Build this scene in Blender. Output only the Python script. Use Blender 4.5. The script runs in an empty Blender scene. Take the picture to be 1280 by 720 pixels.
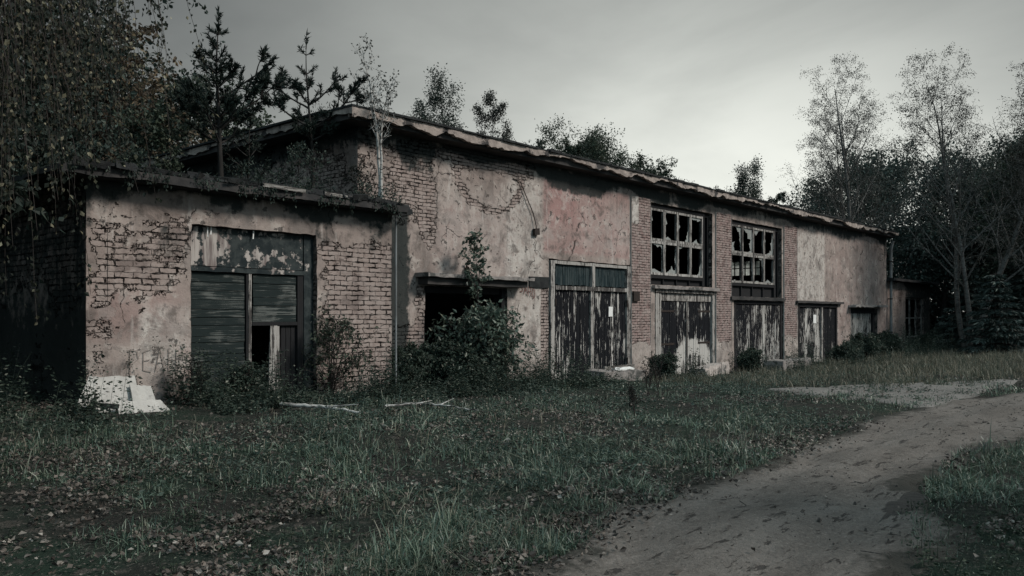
import bpy, math, random
import numpy as np
R = math.radians
scene = bpy.context.scene
COL = scene.collection

# ------------------------------------------------------------------ noise
def _h(ix, iy, s):
    h = (ix.astype(np.int64) * 374761393 + iy.astype(np.int64) * 668265263 + s * 1442695041) & 0xffffffff
    h = ((h ^ (h >> 13)) * 1274126177) & 0xffffffff
    h = (h ^ (h >> 16)) & 0xffff
    return h / 65535.0
def vnoise(x, y, s=0):
    x = np.asarray(x, float); y = np.asarray(y, float)
    ix = np.floor(x); iy = np.floor(y); fx = x - ix; fy = y - iy
    fx = fx * fx * (3 - 2 * fx); fy = fy * fy * (3 - 2 * fy)
    a = _h(ix, iy, s); b = _h(ix + 1, iy, s); c = _h(ix, iy + 1, s); d = _h(ix + 1, iy + 1, s)
    return (a * (1 - fx) + b * fx) * (1 - fy) + (c * (1 - fx) + d * fx) * fy
def fbm(x, y, s=0, o=4):
    t = 0; a = .5; n = 0
    for i in range(o):
        t = t + a * vnoise(np.asarray(x) * 2 ** i, np.asarray(y) * 2 ** i, s + i * 17); n += a; a *= .5
    return t / n
def sstep(a, b, x):
    t = np.clip((np.asarray(x, float) - a) / (b - a), 0, 1); return t * t * (3 - 2 * t)

# ------------------------------------------------------------------ mesh helpers
def mesh_from(name, V, F, mat=None, parent=None, smooth=False, base=(0, 0, 0), attrs=None, uv=None):
    """V (n,3) array, F: array (m,k) or list of such arrays"""
    V = np.asarray(V, np.float32).reshape(-1, 3) - np.asarray(base, np.float32)
    if isinstance(F, np.ndarray): F = [F]
    F = [np.asarray(f, np.int32) for f in F if len(f)]
    me = bpy.data.meshes.new(name)
    me.vertices.add(len(V)); me.vertices.foreach_set('co', V.ravel())
    li = np.concatenate([f.ravel() for f in F]); me.loops.add(len(li))
    me.loops.foreach_set('vertex_index', li)
    tot = np.concatenate([np.full(len(f), f.shape[1], np.int32) for f in F])
    st = np.concatenate([[0], np.cumsum(tot)[:-1]]).astype(np.int32)
    me.polygons.add(len(tot)); me.polygons.foreach_set('loop_start', st)
    me.polygons.foreach_set('loop_total', tot)
    me.polygons.foreach_set('use_smooth', np.full(len(tot), bool(smooth)))
    me.update(calc_edges=True)
    for k, a in (attrs or {}).items():
        a = np.asarray(a, np.float32)
        if a.ndim == 1:
            at = me.attributes.new(k, 'FLOAT', 'POINT'); at.data.foreach_set('value', a)
        else:
            at = me.attributes.new(k, 'FLOAT_COLOR', 'POINT'); at.data.foreach_set('color', a.ravel())
    if uv is not None:
        u = me.uv_layers.new(name='UVMap'); u.data.foreach_set('uv', np.asarray(uv, np.float32)[li].ravel())
    o = bpy.data.objects.new(name, me); COL.objects.link(o)
    if mat: me.materials.append(mat)
    if parent: o.parent = parent
    return o

class MB:
    """collects simple shapes into one mesh; every shape can carry a value for the attribute 'pid'"""
    def __init__(s): s.V = []; s.F4 = []; s.F3 = []; s.n = 0; s.A = []; s.B = []
    def add(s, V, F, pid=0., pale=None):
        V = np.asarray(V, float).reshape(-1, 3); F = np.asarray(F, int)
        if len(F): (s.F4 if F.shape[1] == 4 else s.F3).append(F + s.n)
        s.V.append(V); s.n += len(V); s.A.append(np.full(len(V), pid))
        s.B.append(np.zeros(len(V)) if pale is None else np.asarray(pale, float))
        return s
    def box(s, x0, x1, y0, y1, z0, z1, pid=0., nz=1, nx=1, jit=0., rng=None, pale=None):
        """box cut into nx x nz; jit roughens the outline"""
        xs = np.linspace(x0, x1, nx + 1); zs = np.linspace(z0, z1, nz + 1)
        X, Z = np.meshgrid(xs, zs); n = X.size
        if jit and rng is not None:
            X = X + rng.uniform(-jit, jit, X.shape); Z = Z + rng.uniform(-jit, jit, Z.shape)
        fr = np.stack([X, np.full_like(X, y0), Z], -1).reshape(-1, 3); bk = fr.copy(); bk[:, 1] = y1
        V = np.vstack([fr, bk]); F = []
        W = nx + 1
        for j in range(nz):
            for i in range(nx):
                a = j * W + i
                F.append((a, a + 1, a + W + 1, a + W)); F.append((n + a + 1, n + a, n + a + W, n + a + W + 1))
        for j in range(nz):
            a = j * W; F.append((n + a, a, a + W, n + a + W)); a = j * W + nx; F.append((a, n + a, n + a + W, a + W))
        for i in range(nx):
            a = i; F.append((n + a, n + a + 1, a + 1, a)); a = nz * W + i; F.append((a, a + 1, n + a + 1, n + a))
        p = None if pale is None else pale(V)
        return s.add(V, F, pid, p)
    def bar(s, p, q, w, t, pid=0., roll=0.):
        """rectangular bar from p to q"""
        p = np.array(p, float); q = np.array(q, float); d = q - p; L = np.linalg.norm(d); d /= L
        up = np.array([0, 1., 0]) if abs(d[1]) < .9 else np.array([1., 0, 0])
        a = np.cross(d, up); a /= np.linalg.norm(a); b = np.cross(a, d)
        a, b = a * math.cos(roll) + b * math.sin(roll), b * math.cos(roll) - a * math.sin(roll)
        V = [e + a * w / 2 * i + b * t / 2 * j for e in (p, q) for i, j in ((-1, -1), (1, -1), (1, 1), (-1, 1))]
        F = [(0, 1, 2, 3), (7, 6, 5, 4), (0, 4, 5, 1), (1, 5, 6, 2), (2, 6, 7, 3), (3, 7, 4, 0)]
        return s.add(V, F, pid)
    def tube(s, pts, rad, sides=8, pid=0.):
        V, F = tubes([(np.asarray(pts, float), np.broadcast_to(np.asarray(rad, float), (len(pts),)))], sides)
        return s.add(V, F, pid)
    def build(s, name, mat, parent=None, base=(0, 0, 0), smooth=False):
        F = []
        if s.F4: F.append(np.vstack(s.F4))
        if s.F3: F.append(np.vstack(s.F3))
        return mesh_from(name, np.vstack(s.V), F, mat, parent, smooth, base,
                         {'pid': np.concatenate(s.A), 'pale': np.concatenate(s.B)})

def tubes(segs, sides=6):
    VV = []; FF = []; n = 0
    ang = np.arange(sides) * 2 * math.pi / sides; ca = np.cos(ang); sa = np.sin(ang)
    for pts, rad in segs:
        m = len(pts); T = np.gradient(pts, axis=0); T /= (np.linalg.norm(T, axis=1, keepdims=True) + 1e-9)
        ref = np.array([0.3, 0.9, 0.1]) if abs(T[0][2]) > .7 else np.array([0, 0, 1.])
        A = np.cross(T, ref); A /= (np.linalg.norm(A, axis=1, keepdims=True) + 1e-9); B = np.cross(T, A)
        ring = pts[:, None, :] + rad[:, None, None] * (A[:, None, :] * ca[None, :, None] + B[:, None, :] * sa[None, :, None])
        VV.append(ring.reshape(-1, 3))
        i = np.arange(m - 1)[:, None] * sides; j = np.arange(sides)[None, :]; j2 = (j + 1) % sides
        FF.append((np.stack([i + j, i + j2, i + sides + j2, i + sides + j], -1).reshape(-1, 4) + n))
        n += m * sides
        if sides == 4 or True:
            pass
    return np.vstack(VV), np.vstack(FF)

def leaf_quads(P, D, S, rng, aspect=.6, fold=.15):
    P = np.asarray(P, float); D = np.asarray(D, float); n = len(P)
    D = D / (np.linalg.norm(D, axis=1, keepdims=True) + 1e-9)
    rv = rng.normal(size=(n, 3)); A = np.cross(D, rv); A /= (np.linalg.norm(A, axis=1, keepdims=True) + 1e-9)
    B = np.cross(D, A); S = np.broadcast_to(S, (n,))[:, None]
    mid = P + D * S * .45
    V = np.stack([P, mid + A * S * aspect / 2 + B * S * fold, P + D * S, mid - A * S * aspect / 2 + B * S * fold], 1).reshape(-1, 3)
    F = np.arange(n * 4, dtype=np.int32).reshape(-1, 4)
    return V, F

# ------------------------------------------------------------------ objects
def tag(o, label=None, cat=None, group=None, kind=None):
    if label: o['label'] = label
    if cat: o['category'] = cat
    if group: o['group'] = group
    if kind: o['kind'] = kind
    return o
def empty(name, loc, label=None, cat=None, group=None):
    o = bpy.data.objects.new(name, None); o.empty_display_size = .3; o.location = loc; COL.objects.link(o)
    return tag(o, label, cat, group)

# ------------------------------------------------------------------ materials
class NT:
    def __init__(s, name):
        s.m = bpy.data.materials.new(name); s.m.use_nodes = True; s.t = s.m.node_tree; s.t.nodes.clear()
        s.out = s.t.nodes.new('ShaderNodeOutputMaterial')
    def set(s, sock, v):
        if isinstance(v, bpy.types.NodeSocket): s.t.links.new(v, sock)
        elif isinstance(v, tuple) and len(v) == 3 and sock.type == 'RGBA': sock.default_value = (*v, 1)
        else: sock.default_value = v
    def n(s, typ, props=None, **ins):
        nd = s.t.nodes.new('ShaderNode' + typ)
        for k, v in (props or {}).items(): setattr(nd, k, v)
        for k, v in ins.items():
            s.set(nd.inputs[int(k[1:]) if k[0] == '_' else k.replace('_', ' ')], v)
        return nd
    def m_(s, op, a, b=0., c=None, clamp=False):
        nd = s.n('Math', {'operation': op, 'use_clamp': clamp}, _0=a, _1=b)
        if c is not None: s.set(nd.inputs[2], c)
        return nd.outputs[0]
    def mix(s, f, a, b, blend='MIX'):
        return s.n('Mix', {'data_type': 'RGBA', 'blend_type': blend}, _0=f, _6=a, _7=b).outputs[2]
    def fmix(s, f, a, b): return s.n('Mix', {'data_type': 'FLOAT'}, _0=f, _2=a, _3=b).outputs[0]
    def ss(s, x, a, b):
        return s.n('MapRange', {'interpolation_type': 'SMOOTHSTEP'}, _0=x, _1=a, _2=b, _3=0., _4=1.).outputs[0]
    def ramp(s, f, stops):
        nd = s.n('ValToRGB', _0=f); e = nd.color_ramp.elements
        while len(e) < len(stops): e.new(.5)
        for el, (p, c) in zip(e, stops): el.position = p; el.color = (*c, 1)
        return nd.outputs[0]
    def noise(s, vec, scale, detail=4., rough=.55, dist=0.):
        return s.n('TexNoise', Vector=vec, Scale=scale, Detail=detail, Roughness=rough, Distortion=dist).outputs[0]
    def coord(s, which='Object'): return s.n('TexCoord').outputs[which]
    def scale(s, vec, sc, loc=(0, 0, 0)): return s.n('Mapping', _0=vec, _1=loc, _3=sc).outputs[0]
    def attr(s, name):
        nd = s.n('Attribute', {'attribute_name': name}); return nd.outputs
    def bump(s, h, strength=.5, dist=.02, normal=None):
        nd = s.n('Bump', Strength=strength, Distance=dist, Height=h)
        if normal is not None: s.set(nd.inputs['Normal'], normal)
        return nd.outputs[0]
    def done(s, color, rough=.9, normal=None, spec=.2, **kw):
        b = s.n('BsdfPrincipled', Base_Color=color, Roughness=rough)
        b.inputs['Specular IOR Level'].default_value = spec
        if normal is not None: s.set(b.inputs['Normal'], normal)
        for k, v in kw.items(): s.set(b.inputs[k.replace('_', ' ')], v)
        s.t.links.new(b.outputs[0], s.out.inputs[0]); return s.m

def mat_wall(name, brick_a, brick_b, mortar, mort_size=.011, row=.094):
    t = NT(name)
    uv = t.coord('UV'); at = t.attr('mask'); sep = t.n('SeparateColor', Color=at['Color'])
    A, D, T_ = sep.outputs[0], sep.outputs[1], sep.outputs[2]; PL = at['Alpha']
    wob = t.n('TexNoise', Vector=uv, Scale=3.2, Detail=5., Roughness=.65).outputs['Color']
    wv = t.n('VectorMath', {'operation': 'MULTIPLY_ADD'}, _0=wob, _1=(.06, .06, 0), _2=uv).outputs[0]
    fw = t.n('TexNoise', Vector=uv, Scale=14., Detail=4., Roughness=.6).outputs['Color']
    wv = t.n('VectorMath', {'operation': 'MULTIPLY_ADD'}, _0=fw, _1=(.03, .03, 0), _2=wv).outputs[0]
    ms = t.m_('MULTIPLY', t.m_('ADD', .15, t.m_('MULTIPLY', t.ss(t.noise(uv, 5.5, 4.), .35, .68), 1.9)), mort_size)
    br = t.n('TexBrick', Vector=wv, Color1=brick_a, Color2=brick_b, Mortar=mortar, Scale=1., Mortar_Size=ms, Mortar_Smooth=.3, Bias=0., Brick_Width=row * 3.05, Row_Height=row)
    mort = br.outputs['Fac']
    bv = t.n('TexBrick', Vector=wv, Color1=(0., 0., 0.), Color2=(1., 1., 1.), Mortar=(.35, .35, .35), Scale=1., Mortar_Size=mort_size * .5, Mortar_Smooth=.1, Bias=0., Brick_Width=row * 3.05, Row_Height=row).outputs['Color']
    bval = t.n('SeparateColor', Color=bv).outputs[0]
    n1 = t.noise(uv, .9, 6., .6); n2 = t.noise(uv, 5., 7., .68); n3 = t.noise(uv, 34., 4., .6); n4 = t.noise(t.scale(uv, (1., 1., 1.), (31, 17, 0)), 2.3, 7., .66, .4)
    streak = t.noise(t.scale(uv, (3.4, .75, 1.)), 1., 7., .66, .5)
    bm = t.m_('ADD', A, t.m_('MULTIPLY', t.m_('SUBTRACT', n2, .5), 1.0))
    bm = t.m_('ADD', bm, t.m_('MULTIPLY', t.m_('SUBTRACT', n3, .5), .22))
    bm = t.m_('ADD', bm, t.m_('MULTIPLY', t.m_('SUBTRACT', bval, .5), .22))
    bmask = t.ss(bm, .48, .54)
    thin = t.ss(bm, .3, .5)
    mfade = t.m_('MULTIPLY', t.ss(t.noise(uv, 2.6, 6., .65), .36, .60), t.ss(n3, .3, .55))
    pl = t.ramp(n1, [(.3, (.175, .144, .130)), (.5, (.255, .211, .190)), (.68, (.33, .283, .256))])
    pl = t.mix(T_, pl, t.mix(n2, (.235, .135, .125), (.33, .225, .208)))
    pl = t.mix(t.m_('MULTIPLY', PL, t.ss(n2, .3, .55)), pl, (.50, .475, .44))
    # blotches of bleached lime and soot
    pl = t.mix(t.m_('MULTIPLY', t.ss(n4, .53, .66), .6), pl, (.43, .39, .355))
    pl = t.mix(t.m_('MULTIPLY', t.ss(n4, .48, .34), .72), pl, (.085, .073, .067))
    pl = t.mix(t.m_('MULTIPLY', t.ss(streak, .52, .68), .4), pl, (.08, .07, .064))
    pl = t.mix(t.m_('MULTIPLY', t.ss(t.noise(t.scale(uv, (5.5, .7, 1.), (7, 3, 0)), 1., 7., .66, .5), .57, .68), .35), pl, (.50, .47, .44))
    pl = t.mix(t.m_('MULTIPLY', t.ss(n2, .56, .66), .6), pl, (.10, .088, .083))
    pl = t.mix(t.m_('MULTIPLY', thin, t.m_('MULTIPLY', mort, .3)), pl, (.10, .088, .083))
    fl = t.ss(t.m_('ADD', t.noise(t.scale(uv, (1, 1, 1), (5, 9, 0)), 1.7, 8., .66, .3), t.m_('MULTIPLY', n3, .06)), .575, .59)
    pl = t.mix(t.m_('MULTIPLY', fl, .5), pl, t.mix(T_, (.19, .165, .152), (.39, .335, .31)))
    chips = t.ss(t.m_('ADD', t.noise(uv, 6., 6., .65), t.m_('MULTIPLY', n4, .6)), .93, .95)
    pl = t.mix(t.m_('MULTIPLY', chips, .8), pl, (.055, .05, .048))
    cv = t.n('VectorMath', {'operation': 'MULTIPLY_ADD'}, _0=t.n('TexNoise', Vector=uv, Scale=2.6, Detail=7., Roughness=.6).outputs['Color'], _1=(.5, .5, 0), _2=uv).outputs[0]
    ck = t.n('TexVoronoi', {'feature': 'DISTANCE_TO_EDGE'}, Vector=cv, Scale=.55).outputs[0]
    crack = t.m_('MULTIPLY', t.m_('SUBTRACT', 1., t.ss(ck, .001, .0065)), t.ss(t.noise(uv, 1.3, 3.), .50, .54))
    pl = t.mix(t.m_('MULTIPLY', crack, .9), pl, (.03, .027, .026))
    bc = t.mix(t.m_('MULTIPLY', t.ss(n2, .35, .65), .75), br.outputs['Color'], (.345, .295, .27))
    bc = t.mix(t.m_('MULTIPLY', t.ss(n4, .5, .36), .6), bc, (.10, .078, .072)); bc = t.mix(t.m_('MULTIPLY', bval, .35), bc, (.14, .11, .102))
    bc = t.mix(t.m_('MULTIPLY', mort, t.m_('ADD', .12, t.m_('MULTIPLY', mfade, .88))), bc, mortar)
    col = t.mix(bmask, pl, bc)
    pit = t.m_('MULTIPLY', t.ss(t.noise(uv, 15., 4., .6), .62, .72), t.ss(n4, .52, .40))
    col = t.mix(t.m_('MULTIPLY', pit, .6), col, (.04, .036, .036))
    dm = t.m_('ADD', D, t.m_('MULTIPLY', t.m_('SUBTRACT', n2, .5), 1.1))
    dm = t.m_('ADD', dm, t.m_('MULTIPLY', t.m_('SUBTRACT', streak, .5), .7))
    dm = t.m_('ADD', dm, t.m_('MULTIPLY', t.m_('SUBTRACT', n4, .5), .9)); damp_shade = t.ss(dm, .36, .74)
    col = t.mix(t.m_('MULTIPLY', damp_shade, .94), col, t.mix(n3, (.012, .0175, .018), (.032, .038, .037)))  # green mask: real damp, plus shade painted onto some walls
    lip = t.bump(t.m_('SUBTRACT', t.m_('MULTIPLY', t.ss(bm, .46, .56), -1.), t.m_('MULTIPLY', t.m_('MULTIPLY', bmask, mort), t.m_('ADD', .1, t.m_('MULTIPLY', mfade, .45)))), 1., .04)
    h = t.m_('MULTIPLY', t.m_('MULTIPLY', bmask, mort), t.m_('SUBTRACT', -.2, mfade))
    h = t.m_('SUBTRACT', h, t.m_('MULTIPLY', fl, .15)); h = t.m_('SUBTRACT', h, t.m_('MULTIPLY', chips, .3))
    h = t.m_('SUBTRACT', h, t.m_('MULTIPLY', crack, .6))
    h = t.m_('SUBTRACT', h, t.m_('MULTIPLY', t.m_('MULTIPLY', bmask, bval), .5)); h = t.m_('ADD', h, t.m_('MULTIPLY', n2, .9)); h = t.m_('ADD', h, t.m_('MULTIPLY', n3, .3))
    return t.done(col, .93, t.bump(h, .9, .022, lip), .08)

def mat_planks(name, dark, pale, base_cov=.0, along='z', rough=.8):
    """weathered boards: flaking pale paint on dark wood; attr pale shifts the cover"""
    t = NT(name); co = t.coord(); pid = t.attr('pid')['Fac']; pal = t.attr('pale')['Fac']
    off = t.n('CombineXYZ', X=t.m_('MULTIPLY', pid, 37.), Y=t.m_('MULTIPLY', pid, 11.), Z=t.m_('MULTIPLY', pid, 53.)).outputs[0]
    v = t.n('VectorMath', {'operation': 'ADD'}, _0=co, _1=off).outputs[0]
    sc = (30., 30., 1.7) if along == 'z' else (1.5, 70., 70.)
    n1 = t.noise(t.scale(v, sc), 1., 6., .62, .25)
    n2 = t.noise(v, 5., 5., .6); gr = t.noise(t.scale(v, tuple(3.2 * a for a in sc)), 1., 3., .5)
    rnd = t.n('TexWhiteNoise', {'noise_dimensions': '1D'}, W=pid).outputs[0]
    c = t.m_('ADD', t.m_('MULTIPLY', n1, .72), t.m_('MULTIPLY', n2, .28))
    c = t.m_('ADD', c, t.m_('ADD', t.m_('MULTIPLY', pal, .4), base_cov - .2))
    c = t.m_('ADD', c, t.m_('MULTIPLY', t.m_('SUBTRACT', rnd, .5), .10))
    k = t.ss(c, .492, .512)
    dk = t.mix(gr, tuple(a * .55 for a in dark), tuple(a * 1.5 for a in dark))
    pc = t.mix(t.m_('MULTIPLY', gr, .8), pale, tuple(a * .45 for a in pale))
    pc = t.mix(t.ss(n2, .4, .7), pc, tuple(a * .7 for a in pale))
    col = t.mix(k, dk, pc)
    h = t.m_('ADD', t.m_('MULTIPLY', k, .5), t.m_('MULTIPLY', gr, .7))
    return t.done(col, rough, t.bump(h, .8, .006), .1)

def mat_simple(name, a, b, scale=8., rough=.9, bump=.3, dist=.01, stretch=(1, 1, 1), spots=None, spec=.2, metal=0.):
    t = NT(name); co = t.scale(t.coord(), stretch)
    n = t.noise(co, scale, 6., .62); n2 = t.noise(co, scale * 5, 4.)
    col = t.mix(t.ss(n, .32, .68), a, b); col = t.mix(t.m_('MULTIPLY', n2, .35), col, tuple(x * .5 for x in a))
    if spots: col = t.mix(t.ss(t.noise(co, scale * .45, 6., .7), .54, .6), col, spots)
    h = t.m_('ADD', n, t.m_('MULTIPLY', n2, .5))
    return t.done(col, rough, t.bump(h, bump, dist), spec, Metallic=metal)

def mat_leaf(name, stops, rough=.65, trans=.25, spec=.25):
    t = NT(name); rnd = t.n('NewGeometry').outputs['Random Per Island']
    col = t.ramp(rnd, stops)
    nz = t.noise(t.coord(), .9, 3.)
    col = t.mix(t.m_('MULTIPLY', t.ss(nz, .4, .65), .45), col, tuple(x * .6 for x in stops[0][1]))
    b = t.n('BsdfPrincipled', Base_Color=col, Roughness=rough); b.inputs['Specular IOR Level'].default_value = spec
    tr = t.n('BsdfTranslucent', Color=col)
    mx = t.n('MixShader', _0=trans, _1=b.outputs[0], _2=tr.outputs[0])
    t.t.links.new(mx.outputs[0], t.out.inputs[0]); return t.m

def mat_birch(name='birch_bark', k=1.):
    t = NT(name); co = t.coord()
    n = t.noise(t.scale(co, (5, 5, 22)), 1., 5., .6); n2 = t.noise(co, 3., 4.)
    col = t.mix(t.ss(n, .52, .62), (.36 * k, .35 * k, .33 * k), (.03, .028, .027))
    col = t.mix(t.ss(n2, .5, .7), col, (.14 * k, .13 * k, .12 * k))
    return t.done(col, .8, t.bump(n, .4, .01))

M = {}
M['wall'] = mat_wall('plastered_brick', (.22, .17, .152), (.32, .26, .234), (.022, .019, .019), .0085, .078)
M['pil'] = mat_wall('red_brick', (.20, .135, .125), (.29, .21, .195), (.085, .068, .063), .0075, .078)
M['annexwall'] = mat_wall('annex_plastered_brick', (.20, .155, .138), (.33, .27, .243), (.012, .011, .011), .009, .088)
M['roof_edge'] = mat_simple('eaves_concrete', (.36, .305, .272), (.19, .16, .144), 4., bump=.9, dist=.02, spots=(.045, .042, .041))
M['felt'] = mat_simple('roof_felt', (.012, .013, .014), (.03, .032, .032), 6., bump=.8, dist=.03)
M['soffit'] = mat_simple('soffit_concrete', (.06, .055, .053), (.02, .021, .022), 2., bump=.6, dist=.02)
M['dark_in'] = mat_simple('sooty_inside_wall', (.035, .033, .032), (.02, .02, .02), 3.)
M['conc'] = mat_simple('weathered_concrete', (.26, .235, .22), (.15, .138, .132), 5., bump=.8, dist=.03, spots=(.07, .07, .066))
M['greywood'] = mat_planks('grey_weathered_wood', (.05, .046, .044), (.40, .38, .355), .2)
M['palewood'] = mat_planks('pale_weathered_wood', (.09, .085, .08), (.46, .44, .415), .2)
M['greywood_h'] = mat_planks('grey_weathered_wood_flat', (.055, .05, .047), (.30, .285, .265), .2, 'x')
M['boards'] = mat_planks('flaking_black_boards', (.007, .0078, .0098), (.50, .48, .45), -.01)
M['teal_h'] = mat_planks('dark_teal_boards', (.015, .0215, .0215), (.13, .14, .132), .02, 'x')
M['darkwood'] = mat_planks('dark_old_wood', (.017, .017, .018), (.16, .15, .14), -.09)
M['teal_panel'] = mat_planks('dark_teal_panel', (.013, .023, .026), (.05, .066, .068), .08)
M['iron'] = mat_simple('rusty_iron', (.025, .021, .02), (.05, .038, .032), 20., .6, metal=.3)
M['pipe'] = mat_simple('zinc_pipe', (.22, .235, .24), (.10, .105, .105), 6., .55, stretch=(1, 1, .3), metal=.2)
M['paper'] = mat_simple('white_paper', (.72, .72, .70), (.62, .62, .60), 9., bump=.1)
M['sheet'] = mat_simple('dirty_white_board', (.42, .41, .385), (.34, .33, .31), 6., bump=.5, dist=.02, spots=(.25, .243, .228))
M['red_scrawl'] = mat_simple('faded_red_scrawl', (.12, .05, .045), (.18, .10, .09), 30.)
M['pale_scratch'] = mat_simple('pale_scratch', (.30, .255, .23), (.20, .17, .155), 30.)
M['bark'] = mat_simple('dark_bark', (.014, .013, .012), (.032, .029, .027), 9., bump=.8, stretch=(1, 1, .25))
M['birch'] = mat_birch()
M['birch_far'] = mat_birch('grey_birch_bark', .3)
M['twig'] = mat_simple('dark_twig', (.022, .019, .018), (.04, .034, .03), 9.)
M['lf_dark'] = mat_leaf('dark_green_leaf', [(0, (.015, .025, .021)), (.6, (.032, .048, .038)), (1, (.065, .083, .065))])
M['lf_wood'] = mat_leaf('woodland_leaf', [(0, (.024, .040, .037)), (.6, (.05, .074, .064)), (1, (.10, .127, .107))])
M['lf_mid'] = mat_leaf('mid_green_leaf', [(0, (.018, .029, .02)), (.6, (.035, .052, .034)), (.92, (.07, .085, .058)), (1, (.15, .15, .11))])
M['lf_bush'] = mat_leaf('elder_leaf', [(0, (.026, .044, .034)), (.5, (.055, .083, .064)), (.88, (.11, .14, .105)), (1, (.22, .22, .17))], rough=.5, spec=.4)
M['lf_autumn'] = mat_leaf('autumn_leaf', [(0, (.03, .025, .018)), (.5, (.075, .055, .036)), (.85, (.14, .105, .065)), (1, (.2, .16, .10))])
M['lf_birch'] = mat_leaf('birch_leaf', [(0, (.010, .015, .011)), (.55, (.022, .029, .021)), (.76, (.045, .048, .034)), (.92, (.17, .155, .10)), (1, (.36, .33, .23))], trans=.35)
M['lf_sparse'] = mat_leaf('thin_birch_leaf', [(0, (.012, .016, .013)), (.7, (.028, .033, .027)), (1, (.065, .066, .052))])
M['needle'] = mat_leaf('pine_needle', [(0, (.010, .017, .014)), (1, (.024, .036, .028))], trans=.08)
M['spruce'] = mat_leaf('spruce_needle', [(0, (.018, .029, .027)), (.8, (.042, .06, .052)), (1, (.085, .105, .09))], trans=.08)
M['grass'] = mat_leaf('grass_blade', [(0, (.022, .040, .030)), (.4, (.06, .10, .07)), (.75, (.13, .18, .128)), (.93, (.24, .26, .195)), (1, (.40, .40, .32))], rough=.45, trans=.25, spec=.5)
M['straw'] = mat_leaf('dry_grass', [(0, (.04, .055, .04)), (.4, (.085, .09, .065)), (.7, (.16, .145, .11)), (1, (.29, .265, .21))], trans=.3)
M['weed'] = mat_leaf('weed_leaf', [(0, (.016, .027, .021)), (.6, (.033, .05, .036)), (.93, (.07, .088, .065)), (1, (.24, .24, .2))], trans=.25)
M['litter'] = mat_leaf('fallen_leaf', [(0, (.032, .027, .024)), (.4, (.065, .054, .046)), (.75, (.13, .11, .095)), (.93, (.19, .168, .146)), (1, (.30, .28, .25))], trans=.05)

def mat_glass():
    t = NT('dirty_broken_glass'); n = t.noise(t.coord(), 6., 5.)
    d = t.n('BsdfDiffuse', Color=t.mix(n, (.34, .36, .35), (.52, .53, .51)))
    tl = t.n('BsdfTranslucent', Color=(.45, .47, .46)); g = t.n('BsdfGlossy', Color=(.8, .85, .85), Roughness=.12)
    tr = t.n('BsdfTransparent', Color=(.8, .85, .84))
    a = t.n('MixShader', _0=.25, _1=d.outputs[0], _2=tl.outputs[0])
    b = t.n('MixShader', _0=.22, _1=a.outputs[0], _2=g.outputs[0])
    c = t.n('MixShader', _0=t.m_('MULTIPLY', n, .5), _1=b.outputs[0], _2=tr.outputs[0])
    t.t.links.new(c.outputs[0], t.out.inputs[0]); return t.m
M['glass'] = mat_glass()
def mat_frosted():
    t = NT('dusty_far_glass'); tr = t.n('BsdfTransparent', Color=(.75, .78, .76)); tl = t.n('BsdfTranslucent', Color=(.8, .82, .8))
    c = t.n('MixShader', _0=.5, _1=tr.outputs[0], _2=tl.outputs[0])
    t.t.links.new(c.outputs[0], t.out.inputs[0]); return t.m
M['frost'] = mat_frosted()

def mat_ground():
    t = NT('soil_and_moss'); co = t.coord()
    n = t.noise(co, .7, 6., .6); n2 = t.noise(co, 7., 6., .65); n3 = t.noise(co, 45., 4.)
    col = t.mix(t.ss(n, .38, .62), (.017, .017, .015), (.014, .024, .017))
    col = t.mix(t.ss(n2, .52, .66), col, (.05, .045, .039))
    col = t.mix(t.ss(n3, .58, .7), col, (.11, .098, .086))
    return t.done(col, .95, t.bump(t.m_('ADD', n2, t.m_('MULTIPLY', n3, .5)), 1., .05), .1)
M['ground'] = mat_ground()
def mat_road(name, a, b, dark, wet=.0):
    t = NT(name); co = t.coord(); ed = t.attr('edge')['Fac']
    n = t.noise(t.scale(co, (.5, 1.6, 1)), 1.2, 6., .6); n2 = t.noise(co, 6., 6., .65); n3 = t.noise(co, 60., 5., .7)
    n4 = t.noise(co, 26., 5., .7); lumps = t.ss(t.noise(t.scale(co, (.7, 2.4, 1.), (3, 1, 0)), 3.6, 8., .72), .575, .63)
    col = t.mix(t.ss(n, .3, .7), a, b); col = t.mix(t.m_('MULTIPLY', t.ss(n2, .4, .75), .5), col, tuple(.6 * x for x in a))
    col = t.mix(t.m_('MULTIPLY', t.ss(n3, .52, .72), .55), col, tuple(1.5 * x for x in b))
    col = t.mix(t.m_('MULTIPLY', t.ss(n4, .56, .66), .6), col, tuple(.45 * x for x in a)); col = t.mix(t.m_('MULTIPLY', t.ss(n4, .44, .36), .5), col, tuple(1.45 * x for x in b))
    col = t.mix(t.m_('MULTIPLY', lumps, .8), col, dark)
    e = t.ss(t.m_('ADD', ed, t.m_('MULTIPLY', t.m_('SUBTRACT', n2, .5), 1.3)), .3, .62)
    col = t.mix(e, (.032, .03, .025), col)
    h = t.m_('ADD', n2, t.m_('ADD', t.m_('MULTIPLY', n3, .25), t.m_('MULTIPLY', n4, .7))); h = t.m_('SUBTRACT', h, t.m_('MULTIPLY', lumps, .4))
    return t.done(col, .85, t.bump(h, .9, .03), .2)
M['road'] = mat_road('dirt_track', (.085, .074, .065), (.132, .118, .106), (.02, .018, .017))
M['pad'] = mat_road('broken_concrete', (.115, .106, .097), (.165, .154, .142), (.04, .042, .036))
def mat_shade_patch():  # matt dark colour standing for shade on the track
    t = NT('painted_track_shade'); n = t.noise(t.coord(), 9., 3.)
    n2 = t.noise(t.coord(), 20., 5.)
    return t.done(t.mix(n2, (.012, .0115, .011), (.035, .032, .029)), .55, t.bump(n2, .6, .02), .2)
M['shade_patch'] = mat_shade_patch()

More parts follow.
